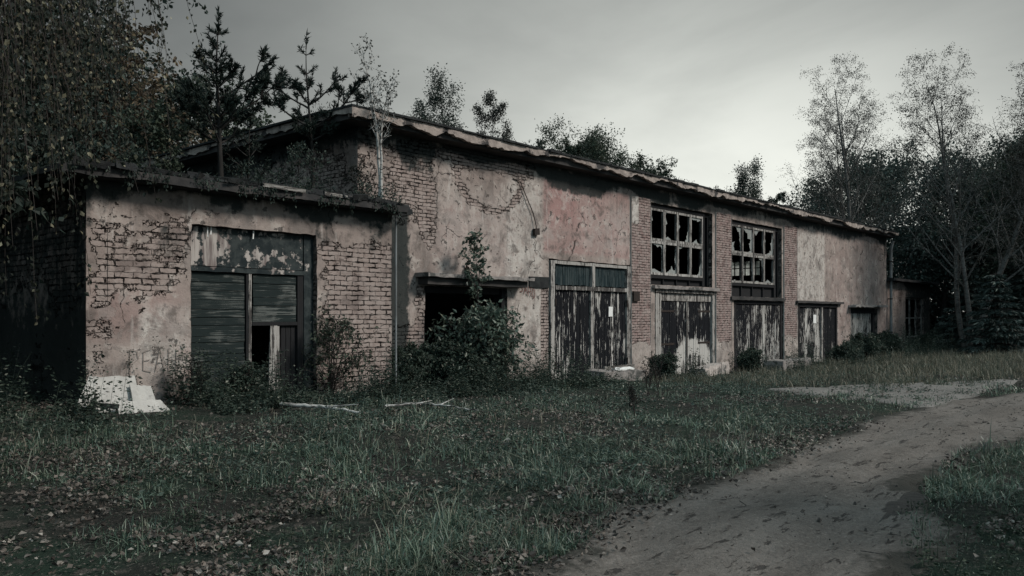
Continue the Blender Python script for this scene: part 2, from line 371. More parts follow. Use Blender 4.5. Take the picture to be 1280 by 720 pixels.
# ------------------------------------------------------------------ ground
def gz(x, y):
    x = np.asarray(x, float); y = np.asarray(y, float)
    r = np.interp(x, [-20, 4, 15, 26, 42, 60], [.28, .28, 0, -.27, -.12, 0])
    w = sstep(-8, -2, y)
    z = r * w + (fbm(x * .5, y * .5, 5, 3) - .5) * .16 * sstep(0, 3, np.hypot(x, y + 13.2) - 2)
    return z
def road_edges(x):
    lo = np.interp(x, [-30, -4, 1, 4, 5.6, 7, 8.9, 11.7, 15.6, 17.6, 19.8, 30, 90], [-11.4, -11.2, -10.45, -9.75, -9.42, -9.26, -9.17, -8.95, -8.85, -9., -9.55, -11.5, -24])
    hi = np.interp(x, [-30, -4, 1, 4, 5.5, 6.4, 7.1, 8.3, 9.6, 11.2, 13.2, 20, 30, 90], [-13.6, -13.3, -12.6, -11.95, -11.65, -11.45, -11.2, -10.85, -10.8, -10.75, -10.95, -11.9, -14.2, -27])
    return lo, hi   # lo = building side
def in_pad(x, y):
    n = (fbm(x * .9, y * .9, 41, 3) - .5) * 1.2
    return (y > -8.95) & (y < np.interp(x, [14.5, 15.6, 16.6, 17.8, 20, 24], [-9.2, -8.8, -6.6, -5.0, -6.2, -8.9]) + n * .6) & (x > 14.5) & (x < 26)

def build_ground():
    def ax(lo, hi, c0, c1, st):
        a = np.arange(c0, c1 + st / 2, st); l = c0 - np.geomspace(.5, c0 - lo, 22)[::-1]; h = c1 + np.geomspace(.5, hi - c1, 22)
        return np.concatenate([l, a, h])
    xs = ax(-320, 420, -6, 34, .22); ys = ax(-260, 420, -14, 2, .22)
    X, Y = np.meshgrid(xs, ys); Z = gz(X, Y)
    near = (X > -6) & (X < 34) & (Y > -14) & (Y < 2)
    Z = Z + np.where(near, (fbm(X * 2.3, Y * 2.3, 9, 3) - .5) * .07, 0)
    lo, hi = road_edges(X)
    d = np.minimum(lo + .35 - Y, Y - hi + .35); k = sstep(0, .7, d); Z = Z - .05 * k - .0
    V = np.stack([X, Y, Z], -1).reshape(-1, 3); W = len(xs)
    i = (np.arange(len(ys) - 1)[:, None] * W + np.arange(W - 1)[None, :]).ravel()
    o = mesh_from('ground', V, np.stack([i, i + 1, i + W + 1, i + W], -1), M['ground'], smooth=True)
    tag(o, 'dark earth and moss ground around the buildings', 'ground', kind='structure')
    # dirt track
    xs = np.concatenate([np.arange(-8, 34, .14), np.arange(34, 90, 2.)]); nv = 30
    def edges(x):
        lo, hi = road_edges(x); return lo + (fbm(x * .9, x * 0, 3, 3) - .5) * .7 + .22, hi - (fbm(x * .9, x * 0 + 9, 4, 3) - .5) * .8 - .22
    def road_z(x, y):
        lo, hi = edges(x); tt = np.clip((y - hi) / (lo - hi), 0, 1); edge = np.minimum(tt, 1 - tt) * (lo - hi) * 1.6
        rut = -.035 * (np.exp(-((tt - .3) / .09) ** 2) + np.exp(-((tt - .72) / .09) ** 2))
        return gz(x, y) + .012 + rut * sstep(0, 1, edge * 2) + (fbm(x * 3, y * 3, 8, 3) - .5) * .045 - .05 * (1 - sstep(0, .25, edge))
    lo, hi = edges(xs); tt = np.linspace(0, 1, nv); Xr = np.repeat(xs[:, None], nv, 1); Yr = hi[:, None] + (lo - hi)[:, None] * tt
    edge = np.minimum(tt, 1 - tt)[None, :] * np.ones_like(Xr) * (lo - hi)[:, None] * 1.6
    Zr = road_z(Xr, Yr)
    V = np.stack([Xr, Yr, Zr], -1).reshape(-1, 3)
    i = (np.arange(len(xs) - 1)[:, None] * nv + np.arange(nv - 1)[None, :]).ravel()
    o = mesh_from('dirt_track', V, np.stack([i, i + nv, i + nv + 1, i + 1], -1), M['road'], smooth=True, attrs={'edge': np.clip(edge, 0, 1).ravel()})
    tag(o, 'pale rutted dirt track curving past the building', 'track', kind='structure')
    # broken concrete apron
    xs = np.arange(14, 26.5, .12); ys = np.arange(-9.3, -3.4, .12); X, Y = np.meshgrid(xs, ys)
    ins = in_pad(X, Y).astype(float)
    e = ins.copy()
    for _ in range(3):
        e[1:-1, 1:-1] = (e[:-2, 1:-1] + e[2:, 1:-1] + e[1:-1, :-2] + e[1:-1, 2:] + e[1:-1, 1:-1]) / 5
    Z = gz(X, Y) + .03 + (fbm(X * 2, Y * 2, 77, 2) - .5) * .03 - .1 * (1 - sstep(.2, .7, e))
    V = np.stack([X, Y, Z], -1).reshape(-1, 3); W = len(xs)
    i = (np.arange(len(ys) - 1)[:, None] * W + np.arange(W - 1)[None, :]).ravel()
    F = np.stack([i, i + 1, i + W + 1, i + W], -1); keep = (e.ravel()[F].max(1) > .12)
    o = mesh_from('concrete_apron', V, F[keep], M['pad'], smooth=True, attrs={'edge': e.ravel()})
    tag(o, 'broken pale concrete apron between the grass and the dirt track', 'apron', kind='structure')
    # dark patches painted in for shade, draped over the track surface
    for nm, cx, cy, a, b in (('shade_patch', 7.5, -11.02, .62, .17), ('shade_patch', 11.2, -10.78, .6, .13)):
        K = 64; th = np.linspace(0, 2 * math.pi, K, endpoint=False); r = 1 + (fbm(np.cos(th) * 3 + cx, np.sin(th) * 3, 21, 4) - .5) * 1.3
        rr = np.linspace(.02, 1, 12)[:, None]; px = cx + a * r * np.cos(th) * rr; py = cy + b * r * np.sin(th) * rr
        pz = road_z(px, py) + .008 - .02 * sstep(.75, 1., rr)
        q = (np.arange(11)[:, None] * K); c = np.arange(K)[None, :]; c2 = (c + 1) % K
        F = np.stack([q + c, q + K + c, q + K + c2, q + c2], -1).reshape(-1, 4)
        tag(mesh_from(nm, np.stack([px, py, pz], -1).reshape(-1, 3), F, M['shade_patch'], smooth=True), ('nearer' if cx < 9 else 'farther') + ' dark patch of painted shade at the edge of the dirt track', 'shade_patch', kind='structure')
build_ground()

# ------------------------------------------------------------------ walls
def blob(u, v, cu, cv, ru, rv, p=4.):
    return np.clip(1.25 - (np.abs((u - cu) / ru) ** p + np.abs((v - cv) / rv) ** p), 0, 1)
def rect(u, v, u0, u1, v0, v1, s=.12):
    return sstep(u0 - s, u0 + s, u) * (1 - sstep(u1 - s, u1 + s, u)) * sstep(v0 - s, v0 + s, v) * (1 - sstep(v1 - s, v1 + s, v))

def wall_sheet(name, mat, parent, base, u0, u1, v0, v1, step, openings, maskf, place, depth=.36, ragged=.02):
    """front sheet + inner sheet + reveals; place(u, v, w) -> xyz with w = depth into the wall"""
    def axis(a, b, cuts):
        cuts = sorted({a, b, *[c for c in cuts if a < c < b]}); out = [a]
        for p, q in zip(cuts, cuts[1:]):
            n = max(1, int(round((q - p) / step))); out += list(np.linspace(p, q, n + 1)[1:])
        return np.array(out)
    us = axis(u0, u1, [c for o in openings for c in o[:2]]); vs = axis(v0, v1, [c for o in openings for c in o[2:]])
    U, Vv = np.meshgrid(us, vs); W = len(us)
    uc = (us[:-1] + us[1:]) / 2; vc = (vs[:-1] + vs[1:]) / 2; UC, VC = np.meshgrid(uc, vc)
    keep = np.ones_like(UC, bool); onedge = np.zeros_like(U)
    for a, b, c, d in openings:
        keep &= ~((UC > a) & (UC < b) & (VC > c) & (VC < d))
    i = (np.arange(len(vs) - 1)[:, None] * W + np.arange(W - 1)[None, :])[keep]
    F = np.stack([i, i + 1, i + W + 1, i + W], -1); n = U.size
    msk = maskf(U, Vv).reshape(-1, 4)
    w = (np.clip(msk[:, 0] - .45, 0, .3) / .3 * .014).reshape(U.shape) + (fbm(U * 3, Vv * 3, 31, 3) - .5) * .02
    # ragged opening edges
    du = (fbm(U * 5, Vv * 5, 71, 3) - .5) * 2 * ragged; dv = (fbm(U * 5, Vv * 5, 91, 3) - .5) * 2 * ragged
    k = np.zeros_like(U)
    for a, b, c, d in openings:
        k = np.maximum(k, ((U > a - .1) & (U < b + .1) & (Vv > c - .1) & (Vv < d + .1)).astype(float))
    P = place(U + du * k, Vv + dv * k, w).reshape(-1, 3)
    VS = [P]; FS = [F]; UVs = [np.stack([U, Vv], -1).reshape(-1, 2)]; MS = [msk]; off = n
    for a, b, c, d in openings:                                    # reveals
        m = 8
        for (ua, va, ub, vb) in ((a, c, a, d), (b, d, b, c), (a, d, b, d), (b, c, a, c)):
            if vb == va == c and c <= v0 + .01: continue
            tt = np.linspace(0, 1, max(2, int(math.hypot(ub - ua, vb - va) / .15)))
            uu = ua + (ub - ua) * tt; vv = va + (vb - va) * tt
            rr = (fbm(uu * 5, vv * 5, 71, 3) - .5) * 2 * ragged; rv = (fbm(uu * 5, vv * 5, 91, 3) - .5) * 2 * ragged
            f = place(uu + rr, vv + rv, np.full_like(uu, -.002)); bk = place(uu, vv, np.full_like(uu, depth))
            q = len(tt); VS.append(np.vstack([f.reshape(-1, 3), bk.reshape(-1, 3)]))
            kk = np.arange(q - 1); FS.append(np.stack([kk, kk + 1, kk + 1 + q, kk + q], -1) + off)
            UVs.append(np.vstack([np.stack([uu + vv * .37, vv], -1), np.stack([uu + vv * .37 + depth, vv + depth * (1 if va == vb else 0)], -1)]))
            mm = np.tile([.55, .55, 0, 0.], (2 * q, 1)); MS.append(mm); off += 2 * q
    # inner face (coarse)
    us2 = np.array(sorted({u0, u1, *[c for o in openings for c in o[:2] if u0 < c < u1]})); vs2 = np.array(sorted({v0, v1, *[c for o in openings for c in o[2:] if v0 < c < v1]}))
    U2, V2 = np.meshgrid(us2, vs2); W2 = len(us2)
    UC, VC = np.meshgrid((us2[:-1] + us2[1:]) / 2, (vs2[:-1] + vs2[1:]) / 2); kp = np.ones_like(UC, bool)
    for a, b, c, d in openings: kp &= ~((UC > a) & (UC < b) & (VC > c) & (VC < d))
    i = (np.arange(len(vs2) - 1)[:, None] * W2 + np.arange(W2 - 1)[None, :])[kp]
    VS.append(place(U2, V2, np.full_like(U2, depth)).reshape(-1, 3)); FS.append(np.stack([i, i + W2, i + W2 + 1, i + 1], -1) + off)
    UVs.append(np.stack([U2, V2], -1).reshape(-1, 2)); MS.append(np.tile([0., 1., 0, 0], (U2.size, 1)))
    return mesh_from(name, np.vstack(VS), np.vstack(FS), mat, parent, True, base, {'mask': np.vstack(MS)}, np.vstack(UVs))

PX = lambda U, V, w: np.stack([U, w, V], -1)                       # front walls look to -Y

# openings of the main building
OPEN = (12.14, 14.76, -.7, 2.25); DA = (16.32, 19.96, -.7, 3.03); DB = (21.28, 24.95, -.7, 2.4); WB = (21.0, 24.76, 2.52, 4.92)
DC = (26.28, 30.25, -.7, 2.14); WC = (26.05, 30.12, 2.27, 4.86); DD = (31.6, 35.7, -.7, 2.1); DE = (37.25, 40.72, -.7, 1.96)

def mask_main(u, v):
    n = fbm(u * 1.3, v * 1.3, 1, 5); n2 = fbm(u * .6, v * .6, 2, 4)
    br = np.full_like(u, .1) + (n - .5) * .5
    br += .75 * rect(u, v, 11.2, 12.2, -.5, 1.35 , .25) + .5 * rect(u, v, 11.85, 12.2, 1.2, 2.3, .12)
    br += .45 * blob(u, v, 12.25, 3.75, .3, .75) + .46 * blob(u, v, 11.3, 4.4, 1.2, 1.)
    r = np.hypot((u - 14.2) / 1.2, (v - 4.95) / 1.0); br += .16 * sstep(1.05, .95, r) + .42 * np.exp(-((r - .95) / .13) ** 2) * (v < 4.9)
    br += .6 * rect(u, v, 16.02, 16.32, -.5, 2.3, .05)
    br += .4 * rect(u, v, 12., 15.8, 4.95, 5.4, .2) * n2 * 2
    da = np.zeros_like(u)
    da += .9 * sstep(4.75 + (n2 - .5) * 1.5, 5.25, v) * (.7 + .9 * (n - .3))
    da += .95 * rect(u, v, 11., 11.72 + .0 * u, -.5, 3.9, .2)  # strip beside the annex: water stain with the annex shadow painted in
    da += .5 * sstep(.75, .05, v) + .4 * rect(u, v, 15.5, 16.35, 2.3, 2.6, .05)
    da += .5 * blob(u, v, 11.9, 4.95, .55, .4) + .4 * blob(u, v, 17.6, 5.0, 1.3, .28) + .3 * blob(u, v, 20.9, 5.05, 1.2, .25)
    da += .55 * rect(u, v, 41.6, 42.2, 3.4, 5.4, .2)
    rd = .75 * rect(u, v, 16.1, 19.93, 3.2, 5., .05) * (.35 + n) + .5 * rect(u, v, 16.3, 17.4, 3.9, 5.05, .25) + .35 * sstep(34, 35.5, u) * n2
    rd += .45 * rect(u, v, 12.5, 15, 2.6, 4.2, .4) * n
    pa = .6 * rect(u, v, 14.75, 16.05, -.1, 4.9, .15) * n * 1.6 + .55 * rect(u, v, 31.5, 34.3, 2.2, 4.9, .1) + .25 * rect(u, v, 12.6, 14.8, 2.5, 4.4, .3) * n2 * 2 + .4 * rect(u, v, 17.6, 19.9, 3.4, 4.6, .3) * n2
    br -= .35 * rect(u, v, 16.1, 19.93, 3.2, 5., .06) + .2 * rect(u, v, 31.5, 41, 2.2, 4.9, .1)
    br += .25 * blob(u, v, 32.6, 3.2, .5, .25) - .1 * sstep(36, 37, u)
    return np.stack([np.clip(br, 0, 1), np.clip(da, 0, 1), np.clip(rd, 0, 1), np.clip(pa, 0, 1)], -1)

MBASE = (10.36, 0, 0)
hall = empty('garage_building', MBASE, 'long flat roofed derelict garage hall with two tall broken windows and peeling board doors', 'building')
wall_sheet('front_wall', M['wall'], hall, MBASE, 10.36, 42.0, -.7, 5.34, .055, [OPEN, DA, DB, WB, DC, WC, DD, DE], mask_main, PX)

# brick pilasters standing 4 cm proud
def mask_pil(u, v):
    n = fbm(u * 1.7, v * 1.7, 6, 4)
    br = .85 + (n - .5) * .5 - .75 * sstep(1.05, .7, v + (n - .5) * .5)
    br -= .8 * rect(u, v, 20.0, 20.36, 4.25, 5.2, .06)
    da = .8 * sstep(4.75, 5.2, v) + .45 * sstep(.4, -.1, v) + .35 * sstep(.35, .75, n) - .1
    pa = .9 * rect(u, v, 20.0, 20.36, 4.2, 5.2, .08) + .2 * (v < .9)
    return np.stack([np.clip(br, 0, 1), np.clip(da, 0, 1), np.zeros_like(u), np.clip(pa, 0, 1)], -1)
for a, b in ((19.985, 20.985), (24.965, 26.035), (30.265, 31.45)):
    V = []
    o = wall_sheet('brick_pilaster', M['pil'], hall, MBASE, a, b, -.6, 5.0, .06, [], mask_pil, lambda U, V, w: np.stack([U, w - .045, V], -1), depth=.2)
    m = MB()
    for x in (a, b): m.box(x - .0015, x + .0015, -.044, .02, -.6, 5.0)
    m.build('pilaster_edge', M['pil'], o, MBASE)

def mask_end(u, v):
    n = fbm(u * 1.1, v * 1.1, 12, 4)
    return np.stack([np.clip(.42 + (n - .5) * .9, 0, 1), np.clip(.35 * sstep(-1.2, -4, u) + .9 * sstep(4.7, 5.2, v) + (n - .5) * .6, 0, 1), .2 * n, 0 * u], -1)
wall_sheet('end_wall', M['wall'], hall, MBASE, -12.4, -.0, -.5, 5.34, .1, [], mask_end, lambda U, V, w: np.stack([10.36 + w, -U, V], -1))
EW = (-8.05, -6.25, 3.72, 4.55)
wall_sheet('end_wall', M['wall'], hall, MBASE, -12.4, -.0, -.5, 5.34, .3, [EW], mask_end, lambda U, V, w: np.stack([42.0 - w, -U, V], -1))
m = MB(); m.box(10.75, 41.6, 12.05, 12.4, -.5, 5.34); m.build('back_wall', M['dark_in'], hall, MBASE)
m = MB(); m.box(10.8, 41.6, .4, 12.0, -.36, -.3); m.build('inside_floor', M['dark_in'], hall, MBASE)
m = MB()
for k in range(7):
    y = 6.25 + k * .3; m.bar((41.8, y, 3.72), (41.8, y, 4.55), .05 if k % 2 else .09, .05)
for z in (3.74, 4.14, 4.53): m.bar((41.8, 6.25, z), (41.8, 8.05, z), .05, .05)
w = m.build('window', M['darkwood'], hall, MBASE)
m = MB(); m.box(41.83, 41.836, 6.25, 8.05, 3.72, 4.55); m.build('pane', M['frost'], w, MBASE)

# roof: felt, eaves slab with crumbling face
rng = np.random.default_rng(4)
m = MB(); m.box(9.87, 42.05, -.40, 12.6, 5.335, 5.53)
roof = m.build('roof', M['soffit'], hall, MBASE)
xs = np.arange(9.82, 42.1, .07); n = len(xs)
def eaves_strip(xs, y, top, base_low, jag, seed, place):
    lo = base_low + jag * (np.clip(fbm(xs * .55, xs * 0, seed, 2) - .42, 0, 1) * 2.2) + jag * 1.1 * np.clip(fbm(xs * 2.2, xs * 0 + 3, seed + 1, 4) - .45, 0, 1) + jag * .3 * fbm(xs * 9, xs * 0, seed + 2, 2)
    q = fbm(xs * 3.1, xs * 0 + 7, seed + 9, 3); lo = lo + jag * .5 * np.floor(q * 7) / 7 - jag * .2; lo = np.minimum(lo, top - .035); zz = []; V = []
    nl = 5
    for k in range(nl):
        z = top + (lo - top) * k / (nl - 1); yy = y + (fbm(xs * 6, z * 6, seed + 5, 3) - .5) * .03
        V.append(place(xs, yy, z))
    V.append(place(xs, np.full_like(xs, y + .12), lo + .01)); V.append(place(xs, np.full_like(xs, y + .12), np.full_like(xs, top)))
    V = np.stack(V); R_ = len(V); nx = len(xs); F = []
    i = (np.arange(R_ - 1)[:, None] * nx + np.arange(nx - 1)[None, :]).ravel()
    return V.reshape(-1, 3), np.stack([i, i + nx, i + nx + 1, i + 1], -1)
V1, F1 = eaves_strip(xs, -.52, 5.535, 5.33, .19, 3, lambda x, y, z: np.stack([x, y, z], -1))
ys = np.arange(-.52, 12.6, .1)
V2, F2 = eaves_strip(ys, 9.82, 5.535, 5.36, .14, 13, lambda x, y, z: np.stack([y, x, z], -1))
mesh_from('eaves', np.vstack([V1, V2]), np.vstack([F1, F2 + len(V1)]), M['roof_edge'], roof, False, MBASE)
m = MB(); rg = np.random.default_rng(8)
for i in range(0, len(xs) - 6, 6):
    h = 5.575 + rg.uniform(-.008, .03); y = -.555 + rg.uniform(-.025, .025)
    m.box(xs[i] - .012, xs[i + 6] + .012, y, .3, 5.538 + rg.uniform(0, .004), h)
m.box(9.76, 42.14, .25, 12.65, 5.542, 5.585)
m.build('felt', M['felt'], roof, MBASE)

# rotten ledge band / lintel beams over doors
def beam(parent, x0, x1, z0, z1, y0, y1, mat, name='lintel', seed=0):
    m = MB(); m.box(x0, x1, y0, y1, z0, z1, nx=max(2, int((x1 - x0) / .2)), jit=.008, rng=np.random.default_rng(seed)); return m.build(name, mat, parent, MBASE)

# canopy over the dark opening
m = MB(); m.box(11.86, 15.28, -.42, -.003, 2.42, 2.5, nx=16, jit=.014, rng=np.random.default_rng(1)); cn = m.build('canopy', M['conc'], hall, MBASE)
m = MB(); m.box(11.95, 15.16, -.30, -.004, 2.27, 2.412, nx=8, jit=.008, rng=np.random.default_rng(2)); m.build('canopy_beam', M['soffit'], cn, MBASE)
m = MB(); m.tube([(13.35, -.03, 2.5), (13.35, -.06, 2.75), (13.33, -.13, 2.82)], .022); m.tube([(13.35, -.03, 2.62), (13.35, -.1, 2.66)], [.05, .06], 8)
m.build('lamp_bracket', M['iron'], hall, MBASE)
m = MB(); m.box(14.62, 14.75, .05, .3, -.4, 2.24, nz=12, jit=.006, rng=np.random.default_rng(5)); m.box(12.16, 14.6, .1, .22, 2.1, 2.24)
m.build('opening_frame', M['darkwood'], hall, MBASE)
beam(hall, 15.55, 16.3, 2.3, 2.56, -.035, .04, M['felt'], 'recess_shade_box', 3)  # dark box standing in for the shade of a wall recess
m = MB(); m.box(20.02, 20.32, -.10, -.05, 2.02, 2.3); m.build('fuse_box', M['iron'], hall, MBASE)
# broken wire with insulator
m = MB(); m.tube([(14.95, -.02, 4.86), (15.2, -.03, 4.82), (15.42, -.05, 4.45), (15.66, -.05, 4.1), (15.76, -.06, 3.8), (15.78, -.05, 3.72)], .012, 5)
cb = m.build('cable', M['iron'], hall, MBASE)
m = MB(); m.box(15.68, 15.86, -.09, -.01, 3.58, 3.74, jit=.012, rng=np.random.default_rng(7)); m.build('junction_box', M['iron'], cb, MBASE)
# ---- doors
def leaf_planks(x0, x1, y, z0, z1, n, rng, pale=None, thick=.03, rag=.03, vertical=True, miss=()):
    m = MB()
    if vertical:
        e = np.linspace(x0, x1, n + 1)
        for k in range(n):
            if k in miss: continue
            dy = rng.uniform(-.006, .006)
            m.box(e[k] + .006, e[k + 1] - .006, y + dy, y + dy + thick, z0 + rng.uniform(0, rag), z1 - rng.uniform(0, .006), rng.uniform(0, 9), nz=26, pale=pale)
    else:
        e = np.linspace(z0, z1, n + 1); e[1:-1] += rng.uniform(-.03, .03, n - 1)
        for k in range(n):
            if k in miss: continue
            dy = rng.uniform(-.009, .009)
            m.box(x0 + rng.uniform(0, .015), x1 - rng.uniform(0, .015), y + dy, y + dy + thick, e[k] + .001, e[k + 1] - .002 - .008 * rng.random(), rng.uniform(0, 9), nx=24, jit=.0008, rng=rng, pale=pale)
    return m
def strap(m, x0, x1, y, z): m.box(x0, x1, y - .012, y, z - .025, z + .025)

def paper(parent, x, y, z, w=.19, h=.27, base=MBASE):
    m = MB(); m.box(x - w / 2, x + w / 2, y - .006, y, z - h / 2, z + h / 2, nx=3, nz=3, jit=.006, rng=np.random.default_rng(3))
    return m.build('notice', M['paper'], parent, base)

rng = np.random.default_rng(11)
# door A
m = MB()
for x0, x1 in ((16.36, 16.52), (19.76, 19.93)): m.box(x0, x1, -.04, .1, -.35, 3.0, rng.uniform(0, 9), nz=14, jit=.006, rng=rng)
m.box(16.53, 19.75, -.035, .09, 2.92, 3.0, 1.1, nx=12, jit=.006, rng=rng); m.box(16.53, 19.75, -.045, .09, 2.27, 2.37, 2.2, nx=12, jit=.006, rng=rng)
m.box(18.1, 18.22, -.05, .05, 2.37, 2.92, 3.3, nz=4)
fr = m.build('garage_door', M['greywood'], hall, MBASE); tag(fr, 'black flaking door with dark top panels and a paper notice')
pa = lambda V: .01 + .6 * fbm(V[:, 0] * 2.4, V[:, 2] * 1.1, 3, 4)
m = leaf_planks(16.54, 18.05, .02, -.2, 2.27, 11, rng, pa); lf = m.build('leaf', M['boards'], fr, MBASE)
m = leaf_planks(18.2, 19.74, .02, -.2, 2.27, 11, rng, pa); l2 = m.build('leaf', M['boards'], fr, MBASE)
m = MB(); m.box(18.06, 18.19, -.03, .05, -.25, 2.27, 4.1, nz=10, jit=.006, rng=rng); m.build('meeting_post', M['greywood'], fr, MBASE)
paper(fr, 19.02, .006, 1.72)
m = leaf_planks(16.54, 18.09, .03, 2.38, 2.91, 16, rng, lambda V: .3 + 0 * V[:, 0]); m.build('top_panel', M['teal_panel'], fr, MBASE)
m = leaf_planks(18.23, 19.74, .03, 2.38, 2.91, 16, rng, lambda V: .3 + 0 * V[:, 0]); m.build('top_panel', M['teal_panel'], fr, MBASE)
for z in (.35, 1.95):
    for x in (16.53, 19.75): m = MB(); m.tube([(x, -.05, z - .09), (x, -.05, z + .09)], .028, 6); m.build('hinge', M['iron'], fr, MBASE)

# door B
m = MB(); m.box(21.3, 24.93, -.03, .16, 2.3, 2.4, 1, nx=12, jit=.006, rng=rng); m.box(21.32, 21.5, .0, .16, -.4, 2.28, 2, nz=12, jit=.005, rng=rng)
m.box(21.52, 21.66, .02, .16, -.4, 2.28, 2.7, nz=12, jit=.005, rng=rng); m.box(24.78, 24.93, .0, .16, -.4, 2.28, 3, nz=12, jit=.005, rng=rng)
m.box(21.66, 24.78, .05, .16, 2.06, 2.28, 5, nx=8)
fr = m.build('garage_door', M['greywood'], hall, MBASE); tag(fr, 'black flaking door with a pale arc bleached at its foot')
def arc(V):
    r = np.hypot((V[:, 0] - 23.65) / 1.2, (V[:, 2] + .2) / .95)
    return -.03 + .57 * fbm(V[:, 0] * 2.4, V[:, 2] * 1.1, 8, 4) + 1.1 * np.exp(-((r - .92) / .2) ** 2) + .25 * (r < .9)
m = leaf_planks(21.68, 23.2, .08, -.45, 2.05, 11, rng, arc); m.build('leaf', M['boards'], fr, MBASE)
m = leaf_planks(23.27, 24.77, .08, -.45, 2.05, 11, rng, arc); m.build('leaf', M['boards'], fr, MBASE)
m = MB(); m.box(23.19, 23.28, .05, .1, -.3, 2.05, 7.7, nz=10); m.build('meeting_post', M['greywood'], fr, MBASE)
beam(hall, 21.1, 25.05, 2.408, 2.5, -.12, .2, M['conc'], 'lintel', 9)
for x0, x1 in ((21.7, 22.5), (23.95, 24.75)):
    for z in (.75, 1.75): m = MB(); m.box(x0, x1, .066, .078, z - .03, z + .03, nx=6, jit=.003, rng=rng); m.build('strap_hinge', M['iron'], fr, MBASE)
# door C
m = MB(); m.box(26.3, 30.23, .02, .18, 2.02, 2.13, 1.5, nx=12, jit=.006, rng=rng); m.box(26.3, 26.5, .03, .18, -.4, 2.0, 2.2, nz=10); m.box(30.08, 30.22, .03, .18, -.4, 2.0, 3.9, nz=10)
fr = m.build('garage_door', M['darkwood'], hall, MBASE); tag(fr, 'door of half bare black and grey boards')
pc = lambda V: .07 + .72 * fbm(V[:, 0] * 2.4, V[:, 2] * 1., 5, 4)
m = leaf_planks(26.55, 28.35, .06, -.55, 2.0, 12, rng, pc, rag=.12); m.build('leaf', M['boards'], fr, MBASE)
m = leaf_planks(28.38, 30.06, .07, -.55, 2.0, 12, rng, pc, rag=.12); m.build('leaf', M['boards'], fr, MBASE)
beam(hall, 25.95, 30.24, 2.15, 2.262, -.1, .2, M['soffit'], 'lintel', 19)
# door D
m = MB(); m.box(31.62, 35.68, -.02, .18, 1.96, 2.09, 1.5, nx=12, jit=.006, rng=rng); m.box(31.62, 31.76, .0, .18, -.4, 1.95, 2.2, nz=10); m.box(35.54, 35.68, .0, .18, -.4, 1.95, 3.9, nz=10)
fr = m.build('garage_door', M['darkwood'], hall, MBASE); tag(fr, 'door with a pale left leaf and a dark right leaf')
m = leaf_planks(31.78, 33.95, .05, -.5, 1.94, 13, rng, lambda V: .08 + .7 * fbm(V[:, 0] * 2., V[:, 2], 15, 4)); m.build('leaf', M['boards'], fr, MBASE)
m = leaf_planks(34.12, 35.52, .05, -.5, 1.94, 9, rng, lambda V: -.08 + .55 * fbm(V[:, 0] * 2., V[:, 2], 25, 4)); m.build('leaf', M['boards'], fr, MBASE)
m = MB(); m.box(33.96, 34.11, .0, .1, -.4, 1.95, 6.1, nz=10); m.build('meeting_post', M['greywood'], fr, MBASE)
paper(fr, 33.35, .04, 1.48, .3, .34)
beam(hall, 31.3, 36.1, 2.105, 2.19, -.14, .1, M['soffit'], 'lintel', 29)
# door E
m = MB(); m.box(37.27, 37.5, .12, .32, -.3, 1.94, 2, nz=8); m.box(40.45, 40.7, .12, .32, -.3, 1.94, 3, nz=8); m.box(37.5, 40.45, .12, .32, 1.72, 1.94, 4, nx=8)
fr = m.build('garage_door', M['darkwood'], hall, MBASE); tag(fr, 'small recessed door with pale upper boards under a thin canopy')
m = leaf_planks(37.52, 40.44, .2, -.4, 1.72, 9, rng, lambda V: .45 * sstep(.3, .9, V[:, 2]) + .2 * fbm(V[:, 0] * 2, V[:, 2] * 2, 6, 3)); m.build('leaf', M['boards'], fr, MBASE)
m = MB(); m.box(36.9, 41.2, -.35, -.003, 2.0, 2.08, nx=16, jit=.03, rng=np.random.default_rng(12)); m.build('canopy', M['conc'], hall, MBASE)

# ---- tall broken windows
def shards(m, x0, x1, z0, z1, y, rng, amount):
    """glass left in a pane: ring with a jagged hole; sectors fallen out completely are skipped"""
    cx = x0 + (x1 - x0) * rng.uniform(.4, .6); cz = z0 + (z1 - z0) * rng.uniform(.4, .6); N = 44
    th = np.linspace(0, 2 * math.pi, N, endpoint=False)
    dx = np.cos(th); dz = np.sin(th)
    tx = np.where(dx > 0, (x1 - cx) / np.maximum(dx, 1e-6), (x0 - cx) / np.minimum(dx, -1e-6)); tz = np.where(dz > 0, (z1 - cz) / np.maximum(dz, 1e-6), (z0 - cz) / np.minimum(dz, -1e-6))
    t = np.minimum(tx, tz)
    msk = np.zeros(N)
    for _ in range(rng.integers(1, 4)):
        a0 = rng.choice([-2.2, -1.57, -.9, .9, 1.57, 2.2, 0, 3.14]) + rng.normal(0, .25); da = np.abs((th - a0 + math.pi) % (2 * math.pi) - math.pi)
        msk = np.maximum(msk, np.exp(-(da / rng.uniform(.25, .75)) ** 2) * rng.uniform(.4, 1.))
    k = 1 - (1.0 - amount) * msk * rng.uniform(.55, 1.15, N) * .85
    for i in range(N):
        j = (i + 1) % N
        if min(k[i], k[j]) > .93: continue
        ki = min(k[i], .995); kj = min(k[j], .995)
        P = [(cx + dx[i] * t[i], y, cz + dz[i] * t[i]), (cx + dx[j] * t[j], y, cz + dz[j] * t[j]), (cx + dx[j] * t[j] * kj, y, cz + dz[j] * t[j] * kj), (cx + dx[i] * t[i] * ki, y, cz + dz[i] * t[i] * ki)]
        Q = [(a, b + .004, c) for a, b, c in P]
        m.add(P + Q, [(0, 1, 2, 3), (7, 6, 5, 4), (0, 4, 5, 1), (1, 5, 6, 2), (2, 6, 7, 3), (3, 7, 4, 0)])
